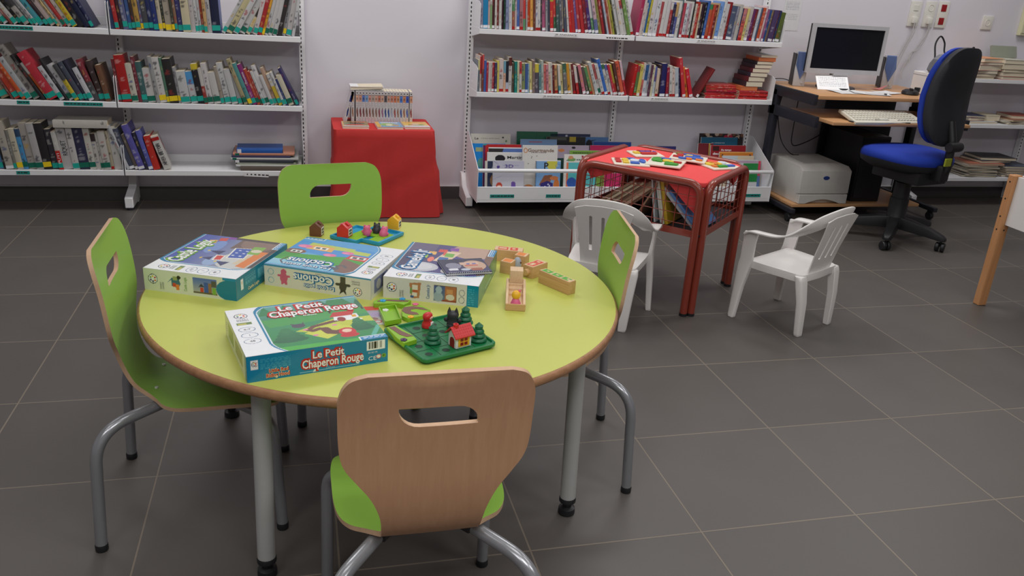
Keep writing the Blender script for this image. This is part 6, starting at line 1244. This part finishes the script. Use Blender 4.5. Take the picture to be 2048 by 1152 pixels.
a = Art(.20, .10, 500, (230, 230, 232)); a.scrawl(.015, .02, .185, .085, (150, 150, 158), 6, random.Random(31)); b = MB(); b.box(-.10, .10, 0, .0008, 0, .10, M_paper); b.build('sheet', o); a.build('print', o, (-.10, -.0004, 0), (1,0,0), (0,0,1), M_card)
o = thing('paper_scrap', 'pink paper scrap on the desk in front of the right speaker', 'paper', (2.475, 2.90, .7562), .4)
b = MB(); N = 5; V = [(.07*(i/N-.5), .06*(j/N-.5), .002+.028*(i/N)*(1-j/N)) for i in range(N+1) for j in range(N+1)]; F = [(a*(N+1)+c, (a+1)*(N+1)+c, (a+1)*(N+1)+c+1, a*(N+1)+c+1) for a in range(N) for c in range(N)]; b.add(V, F, mat('pink_paper', L(226, 140, 136), .7), True); b.add([(x, y, z-.0008) for x, y, z in V], [f[::-1] for f in F], mat('pink_paper', L(226, 140, 136), .7), True); b.build('sheet', o)
b = MB(); b.tube([(0, 0, 0), (.10, 0, 0), (.112, 0, 0)], .004, M_paper, 10); b.tube([(.0995, 0, 0), (.115, 0, 0)], .0042, M_black, 10); tag(b.build('pen', None, (2.21, 2.665, .7655), -.5), 'white pen with black end lying on the desk papers', 'pen')
o = thing('cable_hub', 'small black desktop hub with cables at the right of the desk', 'hub', (2.545, 2.71, .756), .2); b = MB(); b.lathe([(.0001, 0), (.046, 0), (.05, .006), (.046, .02), (.03, .03), (.0001, .032)], M_black, (0,0,0), 22); b.build('body', o)
b = MB(); b.obox((.035, -.015, .03), (.018, .03, .026), .3, M_black); b.build('plug', o, bevel=.002, bseg=1); b = MB(); b.obox((-.02, -.02, .028), (.016, .026, .022), -.5, M_black); b.build('plug', o, bevel=.002, bseg=1)
o = thing('white_box', 'white box at the right end of the desk, behind the chair back', 'box', (2.635, 2.555, .7562), 0); b = MB(); b.box(0, .19, 0, .275, 0, .128, M_wpl); b.build('body', o, bevel=.003, bseg=1); b = MB(); b.box(-.001, .191, -.001, .276, .108, .110, mG); b.build('lid_seam', o)
bag = thing('grey_pouch', 'grey soft pouch with black cables piled on the white box', 'pouch', (2.74, 2.70, .8850), 0)
b = MB(); b.loft([[(.10*r*math.cos(t)*(1+.12*math.sin(3*t+z*40)), .07*r*math.sin(t)*(1+.1*math.cos(4*t)), z) for t in np.linspace(0, 2*PI, 25)[:-1]] for r, z in ((.85, 0), (1.05, .015), (1.08, .05), (.95, .08), (.6, .105), (.1, .112))], mat('grey_fabric', L(118, 120, 126), .75)); b.build('pouch_body', bag)
def cable(name, label, pts, r, m=None, group=None, n=10):
    b = MB(); b.tube(smooth_path(pts, n), r, m or M_black, 8); return tag(b.build(name), label, 'cable', group)
cable('black_cable', 'thick black cable looping up behind the office chair', [(2.70, 2.76, .89), (2.735, 2.80, .96), (2.742, 2.83, 1.04), (2.775, 2.84, 1.085), (2.812, 2.84, 1.05), (2.818, 2.82, .99), (2.86, 2.76, 1.005), (2.92, 2.72, .99)], .005)
cable('black_cable', 'black cable lying in a bow over the grey pouch', [(2.70, 2.68, .895), (2.72, 2.66, .935), (2.78, 2.66, 1.00), (2.86, 2.68, 1.025), (2.90, 2.70, 1.04), (2.92, 2.72, 1.03), (2.90, 2.74, 1.01), (2.84, 2.70, 1.005), (2.76, 2.66, .96), (2.69, 2.66, .945)], .0045)
cable('black_cable', 'black cable hanging under the desk beside its left post', [(1.90, 3.02, .70), (1.89, 3.02, .58), (1.93, 3.0, .42), (2.0, 2.98, .34), (2.06, 2.98, .33)], .003)
cable('black_cable', 'black cable hanging under the desk from the keyboard tray', [(2.0, 3.0, .70), (2.0, 3.0, .5), (2.02, 3.02, .40), (2.08, 3.04, .38), (2.22, 3.05, .44), (2.26, 3.06, .50)], .003)
cable('black_cable', 'short black cable curling behind the left speaker', [(1.86, 3.10, .757), (1.88, 3.10, .775), (1.93, 3.07, .778), (1.96, 3.03, .762)], .0025)

# ============================================================ office chair
OC = thing('office_chair', 'blue and black swivel office chair on five castors by the desk', 'chair', (2.300, 2.300, 0), 0)
M_blue_f = mat('blue_upholstery', L(20, 54, 164), .8, noise=.06, scale=300, bump=.15, bscale=900); M_shell = mat('black_shell', L(37, 38, 44), .55, noise=.04)
th = math.radians(104); F_ = Matrix.Rotation(th-PI/2, 4, 'Z')     # local +y is where the sitter faces
b = MB(); b.lathe([(.0001, .07), (.055, .07), (.060, .08), (.058, .12), (.050, .135), (.050, .24), (.045, .245), (.044, .33), (.040, .335), (.039, .40), (.05, .41), (.0001, .41)], M_black, (0,0,0), 20); b.build('gas_column', OC)
for k in range(5):
    a = math.radians(10+72*k); c, s = math.cos(a), math.sin(a)
    b = MB(); R_ = Matrix.Rotation(a, 4, 'Z'); b.M = R_
    b.loft([[(x, y*w, z0), (x, -y*w, z0), (x, -y*w*.8, z1), (x, y*w*.8, z1)] for x, w, z0, z1, y in ((.02, 1, .070, .138, .034), (.10, 1, .068, .130, .032), (.20, 1, .064, .112, .028), (.272, 1, .058, .090, .024), (.294, 1, .058, .076, .014))], M_black, smooth=False); lg = b.build('base_leg', OC, bevel=.005, bseg=2)
    b = MB(); ang = a+.9+k
    for sd in (-1, 1): b.lathe([(.0001, -.010), (.022, -.010), (.0255, -.006), (.0255, .006), (.022, .010), (.0001, .010)], M_black, (.272*c-.014*sd*math.sin(ang), .272*s+.014*sd*math.cos(ang), .0256), 16, Matrix.Rotation(ang, 3, 'Z') @ Matrix.Rotation(PI/2, 3, 'X'))
    b.lathe([(.006, .028), (.006, .062)], M_black, (.272*c, .272*s, 0), 8); b.build('castor', lg)
def cushion(b, prof, w, d, cx, cy, m, p=2.6, n=32):
    rings = []
    for sc, z in prof:
        ring = []
        for k in range(n):
            t = 2*PI*k/n; x = math.copysign(abs(math.cos(t))**(2/p), math.cos(t)); y = math.copysign(abs(math.sin(t))**(2/p), math.sin(t)); ring.append((cx+x*w/2*sc, cy+y*d/2*sc, z+(.010*(y*sc)**2*-1 if True else 0)))
        rings.append(ring)
    b.loft(rings, m)
b = MB(); b.M = F_; cushion(b, ((.1, .452), (.93, .455), (1.0, .468), (1.0, .490), (.95, .508), (.8, .517), (.5, .519), (.05, .518)), .45, .44, 0, .02, M_blue_f); b.build('seat_cushion', OC, angle=60)
b = MB(); b.M = F_; cushion(b, ((.3, .405), (.75, .41), (.97, .440), (1.005, .468), (.9, .470), (.1, .470)), .45, .44, 0, .02, M_shell); b.build('seat_shell', OC, angle=60)
b = MB(); b.M = F_; b.box(-.12, .12, -.17, .13, .352, .425, M_black); b.box(-.035, .035, -.235, -.14, .385, .47, M_black); b.build('mechanism', OC, bevel=.012, bseg=2)
b = MB(); b.M = F_; b.tube(arc_path([(0, -.15, .42), (0, -.235, .43), (0, -.225, .60), (0, -.19, .70)], .05, 6), .022, M_black, 12); b.lathe([(.0001, -.045), (.024, -.045), (.026, -.03), (.026, .03), (.024, .045), (.0001, .045)], M_black, (0, -.245, .575), 14, Matrix.Rotation(PI/2, 3, 'Y')); b.build('back_support', OC)
b = MB(); b.M = F_; b.box(-.066, -.016, -.262, -.252, .478, .520, mat('tag_yellow_green', L(150, 160, 40), .35)); b.build('plastic_tag', OC, bevel=.002, bseg=1)
# backrest: rounded panel bent forward at the lumbar
def back_rings(o0, o1, grow, m):
    b = MB(); b.M = F_; rings = []
    for yy, sc in ((o0, .90), (o0+(o1-o0)*.25, 1.0), (o0+(o1-o0)*.75, 1.0), (o1, .86), (o1+.004*(1 if o1 > o0 else -1), .5), (o1+.005*(1 if o1 > o0 else -1), .05)):
        ring = []
        for k in range(36):
            t = 2*PI*k/36; x = math.copysign(abs(math.cos(t))**(2/3.0), math.cos(t))*.158*sc*grow; z = math.copysign(abs(math.sin(t))**(2/3.4), math.sin(t))*.248*sc*grow
            q = z/.248; ring.append((x*(1-.10*max(0, q)), yy-.165+.035*math.cos(q*1.7)-.005*max(0, q)+.5*x*x, .822+z))
        rings.append(ring)
    b.loft(rings, m); return b
back_rings(.0, .038, 1.0, M_blue_f).build('back_cushion', OC, angle=60); back_rings(.006, -.050, 1.015, M_shell).build('back_shell', OC, angle=60)

# ============================================================ wall shelving on the right
SB = thing('bookcase', 'white wall shelving on the right with loose piles of books', 'bookcase', (0, 0, 0))
for x in (2.975, 3.90): upright(SB, x, .835); foot(SB, x)
for z in (.838, .552, .200):
    m = MB(); m.box(2.985, 3.895, 2.94, 3.18, z-.003, z, M_white); m.box(2.985, 3.895, 2.936, 2.94, z-.024, z, M_white); m.box(2.985, 3.895, 3.146, 3.15, z, z+.03, M_white); m.build('shelf', SB, bevel=.0015, bseg=1)
def flat(label, x, y, z, w, d, t, c, r, pc=None, g='loose books on the right shelving'):
    o = thing('loose_book', label, 'book', (x, y, z), r, g); cm = mat('cover_%d_%d_%d' % c, L(*c), .5)
    b = MB(); b.box(-w/2, w/2, -d/2, d/2, 0, .0015, cm); b.box(-w/2, w/2, -d/2, d/2, t-.0015, t, cm); b.box(-w/2, w/2, d/2-.0015, d/2, 0, t, cm); b.build('cover', o)
    b = MB(); b.box(-w/2+.002, w/2-.002, -d/2+.002, d/2-.002, .0015, t-.0015, pc or M_page); b.build('page_block', o); return z+t+.0006
z = .8385
for i, (w, d, t, c, r, lab) in enumerate(((.155, .2, .012, (206, 196, 176), .02, 'cream book at the bottom of the left pile on the upper right shelf'), (.16, .2, .020, (150, 110, 96), .05, 'brown-edged book second in the left pile on the upper right shelf'), (.165, .2, .018, (190, 196, 190), -.04, 'grey book third in the left pile on the upper right shelf'), (.21, .2, .034, (204, 120, 116), .18, 'thick book with red edge in the left pile on the upper right shelf'), (.20, .2, .016, (206, 200, 196), .1, 'white book under the orange one on the upper right shelf'), (.20, .19, .022, (226, 156, 108), .25, 'orange book on top of the left pile on the upper right shelf'))): z = flat(lab, 3.255+.006*i, 3.04, z, w, d, t, c, r)
z = .8385
for i, (w, d, t, c, r, lab) in enumerate(((.23, .18, .020, (196, 70, 72), .02, 'book with red cover at the bottom of the right pile on the upper right shelf'), (.17, .18, .024, (180, 170, 156), .0, 'grey-beige book second in the right pile on the upper right shelf'), (.17, .18, .018, (150, 140, 120), .04, 'tan book third in the right pile on the upper right shelf'), (.18, .18, .034, (170, 160, 136), -.03, 'thick beige book fourth in the right pile on the upper right shelf'), (.18, .18, .024, (196, 196, 180), .0, 'pale book fifth in the right pile on the upper right shelf'))): z = flat(lab, 3.475+.004*(i == 0)*8, 3.03, z, w, d, t, c, r)
o = thing('loose_book', 'grey green book leaning against the wall above the right pile', 'book', (3.42, 3.10, z+.001), (math.radians(-20), 0, 0), 'loose books on the right shelving'); b = MB(); b.box(0, .20, 0, .012, 0, .075, mat('grey_green_cover', L(150, 154, 140), .5)); b.build('cover', o)
z = .5525
flat('white book lying under a cream one on the middle right shelf', 3.36, 3.05, z, .22, .18, .014, (206, 206, 206), 0); zz = flat('dark red book at the left of the middle right shelf', 3.32, 3.055, z+.0148, .12, .15, .02, (120, 50, 60), .1); flat('navy book on top of the dark red one, middle right shelf', 3.32, 3.055, zz, .14, .15, .012, (50, 56, 90), -.1)
flat('thick cream book with bent cover on the middle right shelf', 3.455, 3.06, z+.0148, .11, .14, .036, (224, 214, 186), .08)
zz = flat('grey magazine at the right end of the middle right shelf', 3.66, 3.05, z, .24, .2, .012, (160, 160, 150), .05); zz = flat('white magazine on the grey one, middle right shelf', 3.64, 3.05, zz, .22, .2, .008, (206, 204, 196), -.12); zz = flat('brown magazine near the top of the middle right shelf pile', 3.66, 3.05, zz, .22, .2, .010, (150, 110, 84), .15); flat('brick red book on top of the middle right shelf pile', 3.70, 3.06, zz, .17, .16, .022, (170, 80, 60), -.1)
z = .2005
for i in range(7): c = ((120, 120, 114), (150, 150, 146), (96, 98, 98), (170, 168, 160), (130, 126, 118), (106, 108, 104), (186, 184, 176))[i]; z = flat(f'grey magazine, {ordinal(i+1)} from the bottom of the left pile on the lowest right shelf', 3.44+.008*(i % 3), 3.05, z, .25, .2, .011, c, .06*((i*37) % 5-2), None, 'magazines on the lowest right shelf')
z = flat('salmon folder lying across the left magazine pile, lowest right shelf', 3.47, 3.05, z, .27, .21, .010, (196, 120, 96), -.05, None, 'magazines on the lowest right shelf'); z1 = flat('dark grey album on the salmon folder, lowest right shelf', 3.55, 3.06, z, .26, .18, .016, (70, 72, 80), .1, None, 'magazines on the lowest right shelf'); flat('black and cream album on top of the lowest right shelf pile', 3.58, 3.06, z1, .26, .18, .018, (60, 58, 58), -.12, None, 'magazines on the lowest right shelf')
z = .2005
for i in range(5): c = ((140, 136, 130), (170, 164, 160), (110, 90, 84), (150, 140, 134), (84, 92, 110))[i]; z = flat(f'magazine, {ordinal(i+1)} from the bottom of the right pile on the lowest right shelf', 3.745, 3.05, z, .22, .2, .014, c, .07*((i*29) % 5-2), None, 'magazines on the lowest right shelf')

# ============================================================ things on the wall
M_plate = mat('socket_white', L(226, 224, 216), .4)
def plate(label, x, z0, z1, kind):
    o = thing('wall_plate', label, 'socket', (x, WY, 0), 0, 'electrical plates on the wall'); b = MB(); b.box(-.040, .040, -.009, 0, z0, z1, M_plate); b.build('frame', o, bevel=.003, bseg=2)
    mods = [z0+.04, z1-.04] if z1-z0 > .1 else [(z0+z1)/2]
    for i, zc in enumerate(mods):
        if kind[i] == 's':
            b = MB(); b.lathe([(.0205, .0), (.0205, .003), (.0185, .003), (.0175, -.004), (.0001, -.004)], M_plate, (0, -.008, zc), 20, Matrix.Rotation(PI/2, 3, 'X')); b.build('socket', o); b = MB(); b.lathe([(.0001, 0), (.014, 0), (.014, .0006), (.0001, .0006)], mG, (0, -.0048, zc), 16, Matrix.Rotation(PI/2, 3, 'X')); b.build('socket_recess', o)
        elif kind[i] == 'w': b = MB(); b.box(-.018, .018, -.0125, -.008, zc-.018, zc+.018, M_plate); b.build('switch', o, bevel=.002, bseg=1)
        elif kind[i] == 'p': b = MB(); b.box(-.017, .017, -.030, -.008, zc-.02, zc+.018, M_plate); b.build('plug', o, bevel=.004, bseg=2)
        else: b = MB(); b.box(-.019, .019, -.0115, -.008, zc-.021, zc+.021, mat('socket_red', L(150, 30, 34), .4)); b.build('red_socket', o, bevel=.001, bseg=1)
    return o
plate('white wall plate with a switch above a plug, leftmost of three', 2.838, 1.120, 1.272, 'pw'); plate('white wall plate with two sockets, middle of three', 2.948, 1.120, 1.276, 'ps'); plate('white wall plate with two red sockets, rightmost of three', 3.043, 1.120, 1.280, 'rr'); plate('single white wall socket right of the red ones', 3.402, 1.125, 1.210, 's')
M_cab = mat('grey_cable', L(176, 174, 172), .5)
for x0, x1, z1, lb in ((2.835, 2.72, .78, 'left'), (2.85, 2.74, .76, 'second'), (2.945, 2.80, .80, 'third'), (2.955, 2.83, .90, 'right')): cable('wall_cable', f'thin grey cable hanging from the wall plates, {lb} of four', [(x0, 3.168, 1.15), (x0-.01, 3.16, 1.08), ((x0+x1)/2+.01, 3.165, .98), (x1+.01, 3.15, z1+.06), (x1, 3.13, z1)], .0028, M_cab, 'cables hanging from the wall plates')
o = thing('wall_notice', 'white printed sheet taped to the wall beside the middle bookcase', 'notice', (1.915, WY, 0), 0); a = Art(.115, .30, 420, (226, 226, 228)); a.scrawl(.012, .06, .1, .10, (196, 196, 200), 4, random.Random(61)); a.scrawl(.012, .12, .1, .17, (190, 190, 196), 6, random.Random(62)); a.scrawl(.012, .2, .1, .27, (186, 186, 192), 7, random.Random(63))
b = MB(); b.box(0, .115, -.001, -.0002, 1.055, 1.355, M_paper); b.build('sheet', o); a.build('print', o, (0, -.0016, 1.055), (1,0,0), (0,0,1), M_card)
o = thing('wall_box', 'pale yellow box on the wall at the right edge', 'box', (3.715, WY, 0), 0); b = MB(); b.box(-.06, .10, -.03, 0, 1.10, 1.30, mat('pale_yellow_plastic', L(214, 212, 176), .5)); b.build('body', o, bevel=.004, bseg=1); b = MB(); b.box(-.055, .095, -.034, -.03, 1.115, 1.285, mat('pale_yellow_plastic', L(214, 212, 176), .5)); b.build('cover', o, bevel=.002, bseg=1)

# ============================================================ wooden stand at the right edge
WS = thing('play_stand', 'white panelled stand with drilled wooden posts at the right edge', 'stand', (2.045, 1.335, 0), 0)
M_post = wood('post_beech', L(206, 152, 104), L(186, 130, 84), 1.0, 'Z', .45)
for i, (x, y) in enumerate(((0, 0), (0, -.85), (.50, 0), (.50, -.85))):
    b = MB(); b.box(x-.022, x+.022, y-.018, y+.018, 0, .605, M_post); p = b.build('post', WS, bevel=.003, bseg=1)
    b = MB()
    for z in (.36, .42, .50, .575): b.lathe([(.0001, 0), (.004, 0), (.004, .0006), (.0001, .0006)], M_slot, (x-.0222, y, z), 8, Matrix.Rotation(-PI/2, 3, 'Y')); b.lathe([(.0001, 0), (.004, 0), (.004, .0006), (.0001, .0006)], M_slot, (x, y-.0182, z), 8, Matrix.Rotation(PI/2, 3, 'X'))
    b.build('drill_holes', p)
b = MB(); b.box(-.004, .012, -.83, -.019, .385, .60, M_wpl); b.build('side_panel', WS); b = MB(); b.box(.488, .504, -.83, -.019, .385, .60, M_wpl); b.build('side_panel', WS); b = MB(); b.box(.023, .477, -.012, .006, .385, .60, M_wpl); b.build('end_panel', WS); b = MB(); b.box(.013, .487, -.83, -.013, .385, .40, M_wpl); b.build('bottom_panel', WS)
b = MB(); b.box(.05, .075, -.05, -.014, .40, .68, M_post); b.build('upright_slat', WS)

# ============================================================ ceiling panels
for i, (x, y, w) in enumerate(PANELS):
    o = thing('ceiling_panel', f'rectangular ceiling light panel, {ordinal(i+1)} of the fittings overhead', 'ceiling light', (x, y, CEIL), 0, 'ceiling lights')
    b = MB(); b.box(-.62, .62, -.32, .32, -.022, -.0005, M_white); b.build('frame', o)
SC.view_settings.exposure = 0.0
